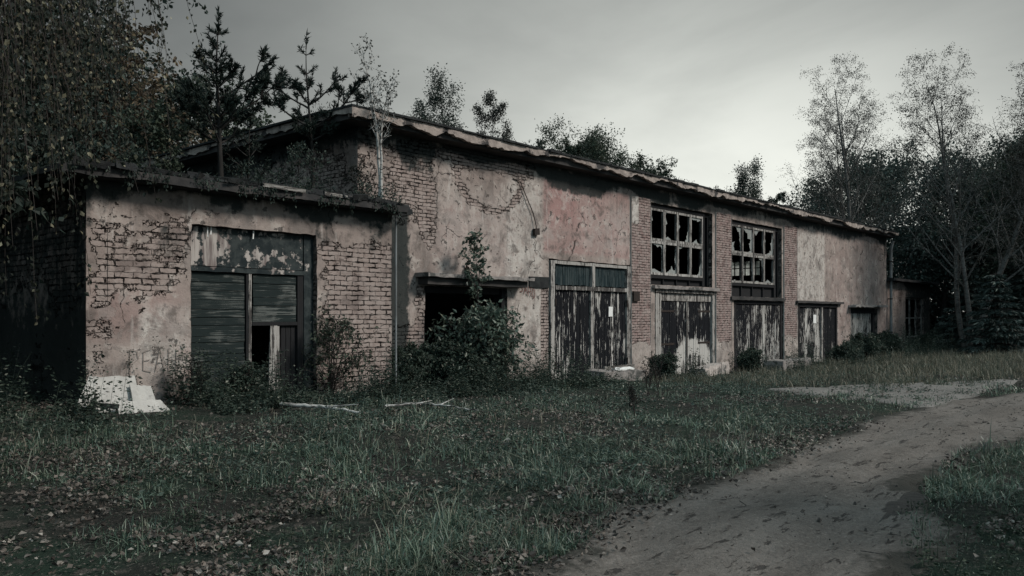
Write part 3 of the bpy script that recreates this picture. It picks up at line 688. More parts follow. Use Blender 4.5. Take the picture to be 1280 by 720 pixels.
def tall_window(x0, x1, z0, z1, zs, seed, palew, amounts, label):
    rng = np.random.default_rng(seed); y = .1
    r = x1 - .52                                                   # right bay is an empty slot
    m = MB()
    m.box(x0 + .02, x0 + .13, y - .03, y + .12, z0, z1 - .02, 1, nz=10); m.box(r, r + .14, y - .03, y + .12, z0, z1 - .02, 2, nz=10)
    m.box(x1 - .1, x1 - .02, y + .02, y + .14, z0, z1 - .02, 2.5, nz=10)
    m.box(x0 + .13, r, y - .02, y + .1, z1 - .13, z1 - .03, 3, nx=8); m.box(x0 + .13, r, y - .03, y + .1, zs - .1, zs, 4, nx=8)
    m.box(r + .14, x1 - .1, y + .02, y + .1, z1 - .13, z1 - .03, 3.5)
    fr = m.build('window', M['darkwood'], hall, MBASE); tag(fr, label)
    m = MB(); mm = palew
    e = np.linspace(x0 + .13, r, 5); zm = zs + (z1 - .13 - zs) * .5
    for k in range(4):
        a, b = e[k], e[k + 1]; w = .062
        m.box(a + .005, a + w, y - .045, y + .03, zs + .003, z1 - .135, 10 + k, nz=9); m.box(b - w, b - .005, y - .045, y + .03, zs + .003, z1 - .135, 20 + k, nz=9)
        for z, h in ((zs + .003, .07), (zm - .06, .075), (zm + .02, .075), (z1 - .205, .065)):
            m.box(a + w, b - w, y - .04, y + .03, z, z + h, 30 + k + z, nx=5, jit=.004, rng=rng)
    m.build('casement', M['palewood' if palew else 'greywood'], fr, MBASE)
    for k in range(4):
        a, b = e[k] + .063, e[k + 1] - .063
        for (q0, q1, am) in ((zm + .096, z1 - .206, amounts[k]), (zs + .074, zm - .061, amounts[4 + k])):
            g = MB(); shards(g, a, b, q0, q1, y - .005, rng, am)
            if g.n: g.build('broken_pane', M['glass'], fr, MBASE)
    m = MB()
    for k in range(1, 4): m.box(e[k] - .02, e[k] + .02, y, y + .05, z0 + .01, zs - .102, k)
    m.box(x0 + .13, r, y + .06, y + .1, z0 + .01, zs - .102, 9, nx=4); m.build('lower_panel', M['darkwood'], fr, MBASE)
tall_window(21.0, 24.76, 2.52, 4.92, 2.82, 31, True, [.2, .35, .3, .45, .7, .2, .75, .3], 'tall window with pale timber casements and broken panes')
tall_window(26.05, 30.12, 2.27, 4.86, 2.74, 33, False, [.2, .2, .25, .4, .75, .7, .75, .5], 'tall dark window showing a lit far window through its lower panes')

# downpipe at the far corner
m = MB(); m.tube([(42.35, -.2, 5.2), (42.3, -.12, 4.8), (42.3, -.12, 2.2), (42.3, -.12, -.2)], .065, 8); dp = m.build('downpipe', M['pipe'], hall, MBASE)
for z in (.8, 2.4, 4.2): m = MB(); m.box(42.21, 42.39, -.19, 0, z, z + .05); m.build('pipe_clip', M['iron'], dp, MBASE)

# scrawl near the black door: SAHO in faded red
def strokes(polys, u0, v0, w, h, thick, mat, name, parent, base, y):
    m = MB()
    for p in polys:
        pts = [(u0 + a * w, y, v0 + b * h) for a, b in p]
        for a, b in zip(pts, pts[1:]): m.bar(a, b, thick, .004)
    return m.build(name, mat, parent, base)
LET = {'S': [[(1, .9), (.4, 1), (.1, .75), (.9, .4), (.7, .05), (0, .1)]], 'A': [[(0, 0), (.5, 1), (1, 0)], [(.2, .4), (.8, .4)]], 'H': [[(.1, 0), (.1, 1)], [(.9, 0), (.9, 1)], [(.1, .5), (.9, .5)]],
       'O': [[(.5, 0), (.05, .4), (.3, 1), (.85, .85), (.9, .25), (.5, 0)]], 'U': [[(.1, 1), (.2, .15), (.6, 0), (.9, .3), (.9, 1)]], 'P': [[(.1, -.5), (.1, 1), (.8, .95), (.95, .6), (.15, .35)]], 'E': [[(.9, 1), (.15, .9), (.1, .1), (.9, 0)], [(.1, .5), (.8, .55)]]}
def word(txt, x, z, w, h, gap, thick, mat, parent, base, y, slope=0.):
    polys = []
    for i, c in enumerate(txt):
        for p in LET[c]: polys.append([(i * (1 + gap) + a, b + slope * i) for a, b in p])
    return strokes(polys, x, z, w, h, thick, mat, 'scrawl', parent, base, y)
word('SAHO', 15.2, 2.17, .12, .24, .25, .018, M['red_scrawl'], hall, MBASE, -.022, -.2)

# ------------------------------------------------------------------ small brick annex in front
ABASE = (4.92, -.8, .2)
annex = empty('brick_annex', ABASE, 'low brick annex with half collapsed teal board doors and pines on its roof', 'building')
AD = (6.49, 8.83, -.3, 3.03)
def mask_annex(u, v):
    n = fbm(u * 1.4, v * 1.4, 51, 5); n2 = fbm(u * .7, v * .7, 52, 3)
    br = .16 + (n - .5) * .5
    br = br + .43 * rect(u, v, 4.9, 6.55, 1.9, 3.15, .3) * (.4 + n2 * 1.1) + .25 * rect(u, v, 4.9, 5.3, .4, 2., .2)
    br = br + .68 * rect(u, v, 8.85, 10.6, .3, 2.9, .25) * (.6 + .7 * n2) - .35 * blob(u, v, 9.1, 1.2, .35, .35) - .3 * blob(u, v, 8.95, 2.2, .15, .5)
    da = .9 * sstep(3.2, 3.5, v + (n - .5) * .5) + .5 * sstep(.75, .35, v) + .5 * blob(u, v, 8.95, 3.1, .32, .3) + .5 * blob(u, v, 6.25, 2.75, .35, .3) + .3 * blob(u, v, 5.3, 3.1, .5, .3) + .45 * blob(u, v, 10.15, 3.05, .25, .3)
    da = da + .35 * sstep(5.1, 4.9, u)
    pa = .75 * blob(u, v, 6.15, 1.25, .5, .55) * n * 1.5 + .2 * n2 * (v < 1.2)
    rd = .35 * rect(u, v, 5, 6.3, 1.3, 2.1, .3) + .45 * rect(u, v, 6.3, 6.5, .3, 1.2, .05)
    return np.stack([np.clip(br, 0, 1), np.clip(da, 0, 1), np.clip(rd, 0, 1), np.clip(pa, 0, 1)], -1)
wall_sheet('front_wall', M['annexwall'], annex, ABASE, 4.92, 10.55, -.1, 3.54, .04, [AD], mask_annex, lambda U, V, w: np.stack([U, w - .8, V], -1), depth=.3)
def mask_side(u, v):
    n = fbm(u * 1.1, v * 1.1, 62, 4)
    return np.stack([np.clip(.35 * sstep(1.6, 2.2, v) + .3 + (n - .5) * .9, 0, 1), np.clip(.62 + .35 * sstep(2.2, .9, v) + (n - .5) * .5, 0, 1), 0 * u, 0 * u], -1)  # whole side wall darkened: damp with tree shade painted in
wall_sheet('side_wall', M['annexwall'], annex, ABASE, -8., .8, -.1, 3.54, .08, [], mask_side, lambda U, V, w: np.stack([4.92 + w, -U, V], -1), depth=.3)
m = MB(); m.box(10.25, 10.55, -.49, -.01, -.1, 3.54); m.build('side_wall', M['dark_in'], annex, ABASE)
m = MB(); m.box(5.25, 10.3, 7.7, 8.0, -.1, 3.54); m.build('back_wall', M['dark_in'], annex, ABASE)
m = MB(); m.box(4.5, 10.62, -1.12, 8.2, 3.545, 3.66, nx=40, jit=.012, rng=np.random.default_rng(2)); ar = m.build('roof', M['felt'], annex, ABASE)
xs = np.arange(4.46, 10.66, .06)
V1, F1 = eaves_strip(xs, -1.17, 3.675, 3.53, .06, 23, lambda x, y, z: np.stack([x, y, z], -1))
ys = np.arange(-1.17, 8.2, .1); V2, F2 = eaves_strip(ys, 4.46, 3.675, 3.53, .06, 27, lambda x, y, z: np.stack([y, x, z], -1))
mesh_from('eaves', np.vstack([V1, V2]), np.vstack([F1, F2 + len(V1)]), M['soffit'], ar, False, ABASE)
# crumbling slabs of felt on the edge
m = MB(); rg = np.random.default_rng(77)
for k in range(70):
    x = rg.uniform(4.5, 10.5); m.bar((x, -1.2 + rg.uniform(-.05, .3), 3.69 + rg.uniform(0, .05)), (x + rg.uniform(.2, .7), -1.2 + rg.uniform(-.05, .3), 3.69 + rg.uniform(-.01, .06)), rg.uniform(.03, .12), rg.uniform(.008, .025), roll=rg.uniform(-.5, .5))
m.build('loose_felt', M['felt'], ar, ABASE)
m = MB(); m.bar((7.5, -1.2, 3.72), (8.3, -1.22, 3.70), .06, .025); m.bar((8.7, -1.2, 3.71), (9.3, -1.17, 3.7), .06, .03); m.build('broken_batten', M['greywood_h'], ar, ABASE)
m = MB(); m.bar((10.2, -1.1, 3.64), (10.86, -.95, 3.68), .14, .04, roll=.4); m.bar((10.4, -1.15, 3.52), (10.8, -1.1, 3.6), .1, .03); m.bar((10.5, -1.12, 3.44), (10.75, -1.08, 3.6), .07, .02); m.build('hanging_felt', M['felt'], ar, ABASE)
m = MB(); m.tube([(10.60, -.86, 3.5), (10.6, -.86, .1)], .022, 6); m.build('downpipe', M['pipe'], annex, ABASE)

# annex doors
def pan(V):
    u, v = V[:, 0], V[:, 2]; n = fbm(u * 4, v * 4, 5, 4)
    return np.clip(1.1 * blob(u, v, 6.86, 2.7, .11, .42) * 1.0 + .9 * blob(u, v, 6.58, 2.75, .1, .3) + .62 * blob(u, v, 7.85, 2.6, .4, .12) * n * 1.5 + .35 * blob(u, v, 7.05, 2.75, .2, .3) + .2 * n, 0, 1.2)
m = MB(); m.box(6.5, 8.62, -.68, -.6, 2.4, 3.02, .7, nx=48, nz=14, pale=pan); m.box(8.63, 8.82, -.7, -.56, .1, 3.02, 4, nz=10)
m.box(6.5, 8.62, -.71, -.58, 2.31, 2.39, 3.3, nx=14, jit=.006, rng=rng)
def mat_flaked():
    t = NT('flaked_teal_panel'); co = t.coord(); pal = t.attr('pale')['Fac']
    n = t.noise(co, 7., 7., .65); n2 = t.noise(co, 2.5, 5.); st = t.noise(t.scale(co, (9, 9, 1.2)), 1., 4.)
    k = t.ss(t.m_('ADD', t.m_('ADD', n, t.m_('MULTIPLY', t.m_('SUBTRACT', n2, .5), .5)), t.m_('MULTIPLY', pal, .3)), .60, .66)
    dk = t.mix(t.ss(t.noise(co, 4., 6., .7), .4, .6), (.010, .016, .018), (.034, .042, .042)); pl = t.mix(t.ss(st, .35, .6), (.13, .105, .10), (.36, .33, .305))
    return t.done(t.mix(k, dk, pl), .8, t.bump(t.m_('ADD', k, n), .6, .008))
M['flaked'] = mat_flaked()
fr = m.build('double_door', M['flaked'], annex, ABASE); tag(fr, 'double door with a flaked teal panel above')
m = leaf_planks(6.51, 7.5, -.66, .15, 2.3, 15, rng, lambda V: .0 + .6 * fbm(V[:, 0] * 3, V[:, 2] * 4, 2, 4), vertical=False); m.build('leaf', M['teal_h'], fr, ABASE)
m = MB(); m.box(7.51, 7.545, -.69, -.6, .2, 2.3, 5); m.build('leaf_edge', M['darkwood'], fr, ABASE)
m = MB(); m.box(7.55, 7.6, -.70, -.62, .3, 2.3, 6.6, nz=14, jit=.005, rng=rng); m.build('centre_post', M['greywood'], fr, ABASE)
m = leaf_planks(7.64, 8.5, -.66, 1.5, 2.3, 6, rng, lambda V: .0 + .75 * fbm(V[:, 0] * 3, V[:, 2] * 4, 4, 4), vertical=False); l2 = m.build('leaf', M['teal_h'], fr, ABASE)
m = MB(); m.box(8.505, 8.62, -.69, -.58, .15, 2.3, 7, nz=8); m.box(7.62, 8.5, -.69, -.62, 1.44, 1.5, 7.5, nx=6); m.build('leaf_frame', M['darkwood'], l2, ABASE)
m = MB(); m.bar((7.99, -.68, .2), (8.04, -.67, 1.46), .13, .03, 3.1); m.bar((8.14, -.66, .2), (8.12, -.66, 1.43), .07, .03, 5.1); m.build('broken_plank', M['greywood'], l2, ABASE)
m = leaf_planks(8.2, 8.5, -.64, .2, 1.43, 3, rng, lambda V: .2 + .4 * fbm(V[:, 0] * 3, V[:, 2], 4, 3)); m.build('broken_board', M['darkwood'], l2, ABASE)
m = MB(); m.bar((6.8, -.72, 3.02), (6.81, -.72, 2.86), .015, .012); m.bar((6.87, -.72, 3.03), (6.86, -.72, 2.9), .02, .012); m.bar((7.62, -.73, 3.03), (7.61, -.73, 2.88), .02, .012); m.build('lime_drip', M['paper'], fr, ABASE)
word('PEAH', 5.52, .76, .15, .34, .3, .010, M['pale_scratch'], annex, ABASE, -.818)

# ------------------------------------------------------------------ far lean-to
LBASE = (42.0, 0, 0)
lean = empty('lean_to', LBASE, 'low plastered lean-to with one barred window at the far end of the hall', 'building')
LW = (45.1, 48.3, .5, 2.55)
def mask_lean(u, v):
    n = fbm(u * 1.1, v * 1.1, 82, 4); n2 = fbm(u, v, 83, 3)
    return np.stack([np.clip(.1 + .5 * rect(u, v, 42.8, 44.6, 2., 3., .2) * n * 1.6, 0, 1), np.clip(.75 * sstep(44.6, 45.5, u) + .5 * sstep(3.0, 3.3, v) + .5 * sstep(.6, .1, v), 0, 1), .3 * n2, 0 * u], -1)  # right part darkened: shade of the vegetation painted into the wall
wall_sheet('front_wall', M['wall'], lean, LBASE, 42.02, 49.4, -.5, 3.28, .1, [LW], mask_lean, lambda U, V, w: np.stack([U, w + .05, V], -1))
m = MB(); m.box(49.05, 49.4, .45, 6, -.5, 3.28); m.build('side_wall', M['dark_in'], lean, LBASE)
m = MB(); m.box(42.1, 49.0, 5.7, 6, -.5, 3.28); m.build('back_wall', M['dark_in'], lean, LBASE)
m = MB(); m.box(42.02, 49.7, -.35, 6.2, 3.285, 3.42, nx=20, jit=.01, rng=rng); lr = m.build('roof', M['felt'], lean, LBASE)
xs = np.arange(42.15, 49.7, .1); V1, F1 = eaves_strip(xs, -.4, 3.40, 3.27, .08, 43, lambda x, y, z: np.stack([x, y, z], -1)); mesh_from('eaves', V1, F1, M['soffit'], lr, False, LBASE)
m = MB()
for x in (45.13, 46.2, 47.25, 48.27): m.box(x - .04, x + .04, .15, .22, .5, 2.55)
for z in (.53, 1.5, 2.5): m.box(45.1, 48.3, .16, .21, z - .035, z + .035)
w = m.build('window', M['greywood'], lean, LBASE)

# ------------------------------------------------------------------ rubbish and blocks
def slab(name, cx, cy, sx, sy, sz, rot, seed, label, cat, mat='conc', tilt=0., top=None):
    rg = np.random.default_rng(seed); n = 9
    m = MB(); m.box(-sx / 2, sx / 2, -sy / 2, sy / 2, -.15, sz, nx=12, nz=4, jit=.02, rng=rg)
    V = np.vstack(m.V); k = (fbm(V[:, 0] * 4, V[:, 2] * 4 + V[:, 1] * 4, seed, 3) - .5)
    V[:, 1] += k * .12; V[:, 2] += k * .12 * (V[:, 2] > .02); m.V = [V]
    o = m.build(name, M[mat]); o.location = (cx, cy, float(gz(cx, cy))); o.rotation_euler = (tilt, tilt * .6, rot)
    return tag(o, label, cat)
slab('concrete_block', 18.35, -.62, 2.0, .62, .26, .02, 3, 'flat broken concrete block before the door with the dark top panels', 'block', tilt=.02)
M['paleconc'] = mat_simple('pale_rubble', (.42, .375, .345), (.30, .26, .24), 5., bump=.8, dist=.03, spots=(.10, .095, .09))
slab('concrete_slab', 23.3, -.75, 2.0, .45, .30, .12, 5, 'tilted pale rubble slab below the bleached arc on the door', 'slab', 'paleconc', tilt=-.10)
slab('concrete_block', 28.6, -.9, 2.6, .7, .3, .03, 8, 'mossy concrete block before the half bare grey boarded door', 'block')
m = MB(); m.box(-.5, .5, -.08, .08, 0, .03, nx=8, jit=.015, rng=np.random.default_rng(1)); o = m.build('white_board_scrap', M['paper']); o.location = (18.5, -.75, float(gz(18.5, -.75)) + .29); o.rotation_euler = (.25, .02, .12)
tag(o, 'small white board scrap lying on the flat concrete block', 'board')
m = MB(); m.bar((-.75, 0, 0), (.75, 0, .02), .1, .05); o = m.build('grey_plank', M['greywood_h']); o.location = (18.7, -.5, float(gz(18.7, -.5)) + .33); o.rotation_euler = (0, .02, .05)
tag(o, 'grey weathered plank lying on the flat concrete block', 'plank')
# heap of white sheets leaning by the annex corner
def sheet(pts, thick, seed, label, nx=10, ny=8):
    """quad sheet through 4 corners, torn along its edges, lightly buckled"""
    rg = np.random.default_rng(seed); P = np.array(pts, float); u, v = np.meshgrid(np.linspace(0, 1, nx), np.linspace(0, 1, ny))
    ed = (u == 0) | (u == 1) | (v == 0) | (v == 1)
    u = u + np.where(ed, rg.uniform(-.015, .015, u.shape), 0); v = v + np.where(ed, rg.uniform(-.02, .02, v.shape) + .09 * (rg.random(v.shape) < .1), 0)
    S = (P[0] * (1 - u)[..., None] * (1 - v)[..., None] + P[1] * u[..., None] * (1 - v)[..., None] + P[2] * u[..., None] * v[..., None] + P[3] * (1 - u)[..., None] * v[..., None])
    nrm = np.cross(P[1] - P[0], P[3] - P[0]); nrm /= np.linalg.norm(nrm)
    S = S + nrm * ((fbm(u * 1.6, v * 1.6, seed, 2) - .5) * .014)[..., None]; V = np.concatenate([S.reshape(-1, 3), (S + nrm * thick).reshape(-1, 3)]); n = nx * ny
    i = (np.arange(ny - 1)[:, None] * nx + np.arange(nx - 1)[None, :]).ravel(); F = np.stack([i, i + 1, i + nx + 1, i + nx], -1)
    loop = list(range(nx)) + [nx * k + nx - 1 for k in range(1, ny)] + [nx * (ny - 1) + k for k in range(nx - 2, -1, -1)] + [nx * k for k in range(ny - 2, 0, -1)]
    S2 = [(a, b, b + n, a + n) for a, b in zip(loop, loop[1:] + loop[:1])]
    base = V.mean(0); base[2] = V[:, 2].min()
    o = mesh_from('white_sheet', V, np.vstack([F, F[:, ::-1] + n, S2]), M['sheet'], None, False, tuple(base)); o.location = tuple(base)
    return tag(o, label, 'sheet', 'white sheets dumped by the annex corner')
g0 = float(gz(5.3, -1.3))
sheet([(4.82, -1.38, g0 - .05), (5.50, -1.36, g0 - .05), (5.46, -1.10, g0 + .46), (4.84, -1.12, g0 + .48)], .02, 3, 'largest dirty white sheet leaning against the annex wall')
sheet([(5.30, -1.46, g0 - .05), (5.68, -1.42, g0 - .03), (5.64, -1.22, g0 + .31), (5.34, -1.23, g0 + .35)], .02, 4, 'lower white sheet leaning right of the largest sheet')
sheet([(4.58, -1.36, g0 + .16), (4.72, -1.42, g0 + .04), (4.92, -1.17, g0 + .43), (4.83, -1.12, g0 + .50)], .018, 5, 'narrow white sheet tilted at the left of the heap', 5, 8)
sheet([(5.0, -1.66, g0 - .05), (5.80, -1.56, g0 - .05), (5.70, -1.40, g0 + .12), (5.06, -1.48, g0 + .15)], .012, 6, 'low torn white sheet lying at the front of the heap')
m = MB(); m.bar((4.72, -1.5, g0 - .07), (4.86, -1.16, g0 + .4), .08, .03); m.bar((4.70, -1.46, g0 + .14), (5.05, -1.56, g0 + .09), .07, .03)
o = m.build('broken_plank', M['darkwood']); tag(o, 'dark crossed plank propping the white sheets', 'plank')

# fallen birch poles
def pole(pts, r0, r1, label, name='fallen_branch', mat='birch', twigs=4, seed=0):
    rg = np.random.default_rng(seed); P = np.array(pts, float); P[:, 2] += gz(P[:, 0], P[:, 1])
    t = np.linspace(0, 1, len(P)); tt = np.linspace(0, 1, 24); Q = np.stack([np.interp(tt, t, P[:, k]) for k in range(3)], -1)
    Q += rg.normal(0, .008, Q.shape); b = Q[0].copy(); segs = [(Q - b, r0 + (r1 - r0) * tt)]
    for k in range(twigs):
        q = Q[int(rg.uniform(6, 22))] - b; d = np.array([rg.uniform(-.2, .6), rg.uniform(-.5, .5), rg.uniform(-.02, .08)]); segs.append((q + d * np.linspace(0, 1, 5)[:, None], np.linspace(r1, .003, 5)))
    V, F = tubes(segs, 6); o = mesh_from(name, V, F, M[mat], None, True); o.location = tuple(b); return tag(o, label, 'branch')
pole([(6.95, -2.55, .08), (7.3, -3.05, .09), (7.5, -3.7, .07)], .032, .022, 'straight pale birch pole lying in the grass', 'fallen_pole', twigs=1, seed=1)
pole([(8.25, -3.35, .08), (8.8, -3.6, .12), (9.2, -4.4, .08)], .022, .012, 'thin crooked pale branch lying beyond the straight pole', seed=2)

# ------------------------------------------------------------------ trees
def unit(v): return v / (np.linalg.norm(v) + 1e-9)
def turned(d, ang, rng, az=None):
    r = np.array([0, 0, 1.]) if abs(d[2]) < .9 else np.array([1., 0, 0])
    a = unit(np.cross(d, r)); b = np.cross(d, a); az = rng.uniform(0, 2 * math.pi) if az is None else az
    return unit(d * math.cos(ang) + (a * math.cos(az) + b * math.sin(az)) * math.sin(ang))
def grow(rng, p, d, L, r, lv, S, segs, anch):
    n = max(3, int(S['n'][lv])); step = L / n; P = [np.array(p, float)]; dd = np.array(d, float)
    for i in range(n):
        dd = unit(dd + rng.normal(0, S['wob'][lv], 3) + np.array([0, 0, S['trop'][lv]]))
        P.append(P[-1] + dd * step)
    P = np.array(P); t = np.linspace(0, 1, n + 1); segs.append((P, r * (1 - t * S['taper'][lv]) + .002))
    last = lv == len(S['kids'])
    if lv >= S['leaf_from']:
        k = int(S['leaves'] * (1 if last else .5)); tt = rng.uniform(.15, 1, k); idx = tt * n; i0 = np.minimum(idx.astype(int), n - 1)
        Q = P[i0] + (P[i0 + 1] - P[i0]) * (idx - i0)[:, None]
        anch.append(np.hstack([Q, np.broadcast_to(dd, Q.shape)]))
    if last: return
    K = S['kids'][lv]; az = rng.uniform(0, 6.28)
    for k in range(K):
        t0 = S['start'][lv] + (1 - S['start'][lv]) * (k + rng.uniform(.1, .9)) / K; t0 = min(t0, .98); i = t0 * n; i0 = min(int(i), n - 1)
        q = P[i0] + (P[i0 + 1] - P[i0]) * (i - i0); az += 2.4 + rng.normal(0, .4)
        dl = unit(P[i0 + 1] - P[i0]); ang = R(S['ang'][lv]) * rng.uniform(.75, 1.25)
        l2 = L * S['ratio'][lv] * S['shape'][lv](t0) * rng.uniform(.7, 1.2)
        grow(rng, q, turned(dl, ang, rng, az), l2, max(.003, r * (1 - t0 * S['taper'][lv]) * S['rr'][lv]), lv + 1, S, segs, anch)

ov = lambda t: .35 + .65 * math.sin(math.pi * min(1, .2 + .8 * t)) if t < 1 else .3
SP = {
 'birch': dict(n=[12, 7, 5, 4], wob=[.05, .08, .12, .12], trop=[.02, .07, -.04, -.22], taper=[.92, .9, .85, .7], kids=[20, 7, 5], start=[.22, .25, .2], ang=[38, 42, 45], ratio=[.44, .42, .45], shape=[lambda t: 1.1 - .75 * t, lambda t: 1 - .5 * t, lambda t: 1.], rr=[.42, .5, .5], leaf_from=3, leaves=7),
 'bushy': dict(n=[9, 6, 5, 4], wob=[.06, .12, .16, .15], trop=[.02, .04, .02, -.05], taper=[.9, .85, .85, .7], kids=[20, 8, 5], start=[.1, .2, .15], ang=[52, 50, 50], ratio=[.5, .45, .5], shape=[ov, lambda t: 1., lambda t: 1.], rr=[.45, .5, .5], leaf_from=2, leaves=13),
 'poplar': dict(n=[10, 6, 4, 4], wob=[.03, .06, .1, .12], trop=[.03, .14, .08, 0], taper=[.92, .9, .85, .7], kids=[22, 7, 4], start=[.12, .2, .2], ang=[34, 40, 45], ratio=[.30, .42, .5], shape=[lambda t: 1.15 - .7 * t, lambda t: 1., lambda t: 1.], rr=[.4, .5, .5], leaf_from=2, leaves=9),
}
def tree(name, loc, H, r, spec, leafmat, barkmat, seed, label, cat='tree', group=None, leaf=.14, lean=(0, 0), leaves=None, stems=1, spread=.15, aspect=.65, crown_name='crown', jit=0., sides=5, over=None, floor=None):
    rng = np.random.default_rng(seed); S = dict(SP[spec]); segs = []; anch = []
    if leaves: S['leaves'] = leaves
    if over: S.update(over)
    for s in range(stems):
        d = unit(np.array([lean[0] + (rng.uniform(-spread, spread) if stems > 1 else 0), lean[1] + (rng.uniform(-spread, spread) if stems > 1 else 0), 1.]))
        off = np.array([rng.uniform(-.2, .2), rng.uniform(-.2, .2), 0]) * (stems > 1) * min(1, r * 4)
        grow(rng, off, d, H * (1 if s == 0 else rng.uniform(.75, .97)), r * (1 if s == 0 else .8), 0, S, segs, anch)
    root = empty(name, loc, label, cat, group)
    V, F = tubes(segs, sides)
    if floor is not None: V[:, 2] = np.maximum(V[:, 2], floor)
    mesh_from('trunk', V, F, M[barkmat], root, True)
    A = np.vstack(anch); n = len(A); P = A[:, :3] + rng.normal(0, max(leaf * .4, jit), (n, 3)); D = A[:, 3:] * .6 + rng.normal(0, .7, (n, 3)) + np.array([0, 0, -.35])
    if floor is not None: P[:, 2] = np.maximum(P[:, 2], floor + .05)
    V, F = leaf_quads(P, D, leaf * rng.uniform(.65, 1.3, n), rng, aspect, .12)
    mesh_from(crown_name, V, F, M[leafmat], root)
    return root

def pine(name, loc, H, seed, label, group=None, spreadk=.3, start=.25, lean=(0, 0), whorl=.34, tuft=26, trunk_r=.055, arms=()):
    """young Scots pine: whorls of up-curving arms that carry needles only on their outer shoots"""
    rng = np.random.default_rng(seed); segs = []; NP = []; ND = []
    n = 14; P = [np.zeros(3)]; d = unit(np.array([lean[0], lean[1], 1.]))
    for i in range(n): d = unit(d + rng.normal(0, .025, 3) + np.array([0, 0, .03])); P.append(P[-1] + d * H / n)
    P = np.array(P); segs.append((P, trunk_r * (1 - np.linspace(0, 1, n + 1) * .88)))
    def needles(Q, k, lo):
        m = len(Q) - 1; t = rng.uniform(lo, 1.03, k); i0 = np.minimum((t * m).astype(int), m - 1); dd = unit(Q[-1] - Q[0])
        NP.append(Q[i0] + (Q[i0 + 1] - Q[i0]) * (t * m - i0)[:, None]); ND.append(dd * .9 + rng.normal(0, .5, (k, 3)))
    def shoot(q, dr, L, rad, lv, up):
        m = 6; Q = [q]; dd = dr
        for i in range(m): dd = unit(dd + rng.normal(0, .08, 3) + np.array([0, 0, up])); Q.append(Q[-1] + dd * L / m)
        Q = np.array(Q); segs.append((Q, rad * (1 - .75 * np.linspace(0, 1, m + 1)) + .002))
        if L < .34 or lv == 2: needles(Q, int(tuft * (.35 + L * 2.2)), .15); return
        needles(Q, int(tuft * .8), .8)
        for j in range(int(3 + L * 4)):
            t0 = rng.uniform(.4, .97); i0 = min(int(t0 * m), m - 1)
            shoot(Q[i0], turned(unit(Q[i0 + 1] - Q[i0]), R(rng.uniform(28, 52)), rng), max(.13, L * rng.uniform(.2, .42)), rad * .55, lv + 1, .1)
    def at(z):
        t = min(z / H, .999) * n; i = int(t); return P[i] + (P[i + 1] - P[i]) * (t - i)
    z = start * H
    while z < H * .95:
        t = z / H; k = rng.integers(3, 6); az = rng.uniform(0, 6.28)
        for j in range(k):
            if rng.random() < .12: continue
            L = max(.16, H * spreadk * (1.02 - t) ** .8 * rng.uniform(.4, 1.1)); shoot(at(z), turned(np.array([0, 0, 1.]), R(rng.uniform(52, 74)), rng, az + j * 6.28 / k + rng.normal(0, .3)), L, .009 + .010 * (1 - t), 0, .09)
        z += whorl * rng.uniform(.8, 1.15)
    for (z, dx, dy, L) in arms: shoot(at(z * H), unit(np.array([dx, dy, .55])), L, .02, 0, .09)
    shoot(P[-1] - np.array([0, 0, .05]), np.array([0, 0, 1.]), .3, .01, 2, .1)
    root = empty(name, loc, label, 'tree', group); V, F = tubes(segs, 5); mesh_from('trunk', V, F, M['bark'], root, True)
    NP = np.vstack(NP); ND = np.vstack(ND); V, F = leaf_quads(NP, ND, rng.uniform(.07, .12, len(NP)), rng, .2, .01); mesh_from('crown', V, F, M['needle'], root)
    return root

def spruce(name, loc, H, seed, label, radius=.3, group=None):
    rng = np.random.default_rng(seed); segs = [(np.array([[0, 0, 0], [0, 0, H * .5], [0, 0, H]]), np.array([H * .014, H * .009, .01]))]; NP = []; ND = []
    z = .25
    while z < H * .98:
        t = z / H; k = 7; az = rng.uniform(0, 6.28)
        for j in range(k):
            L = H * radius * (1 - t) ** .8 * rng.uniform(.7, 1.15) + .15; a = az + j * 6.28 / k + rng.normal(0, .2); m = 6; s = np.linspace(0, 1, m + 1)
            h = np.array([math.cos(a), math.sin(a)]); x = np.outer(s * L, h); zz = z + L * (.12 * s - .42 * s ** 2 + .16 * s ** 3); Q = np.column_stack([x, zz])
            segs.append((Q, .02 * (1 - s * .8) + .003)); q = int(60 * L + 20); tt = rng.uniform(.1, 1.02, q); i0 = np.minimum((tt * m).astype(int), m - 1)
            B = Q[i0] + (Q[i0 + 1] - Q[i0]) * (tt * m - i0)[:, None]; sd = np.array([-h[1], h[0]]) * 1.; w = rng.normal(0, 1, q) * L * .16 * (1.1 - tt)
            B[:, :2] += sd * w[:, None]; B[:, 2] -= np.abs(w) * .5 + rng.uniform(0, .08, q); NP.append(B)
            ND.append(np.column_stack([np.outer(np.ones(q), h) + sd * np.sign(w)[:, None] * .8, np.full(q, -.55)]) + rng.normal(0, .3, (q, 3)))
        z += .3 * rng.uniform(.8, 1.2)
    root = empty(name, loc, label, 'tree', group); V, F = tubes(segs, 5); mesh_from('trunk', V, F, M['bark'], root, True)
    NP = np.vstack(NP); ND = np.vstack(ND); V, F = leaf_quads(NP, ND, rng.uniform(.16, .32, len(NP)), rng, .28, .03); mesh_from('crown', V, F, M['spruce'], root)
    return root

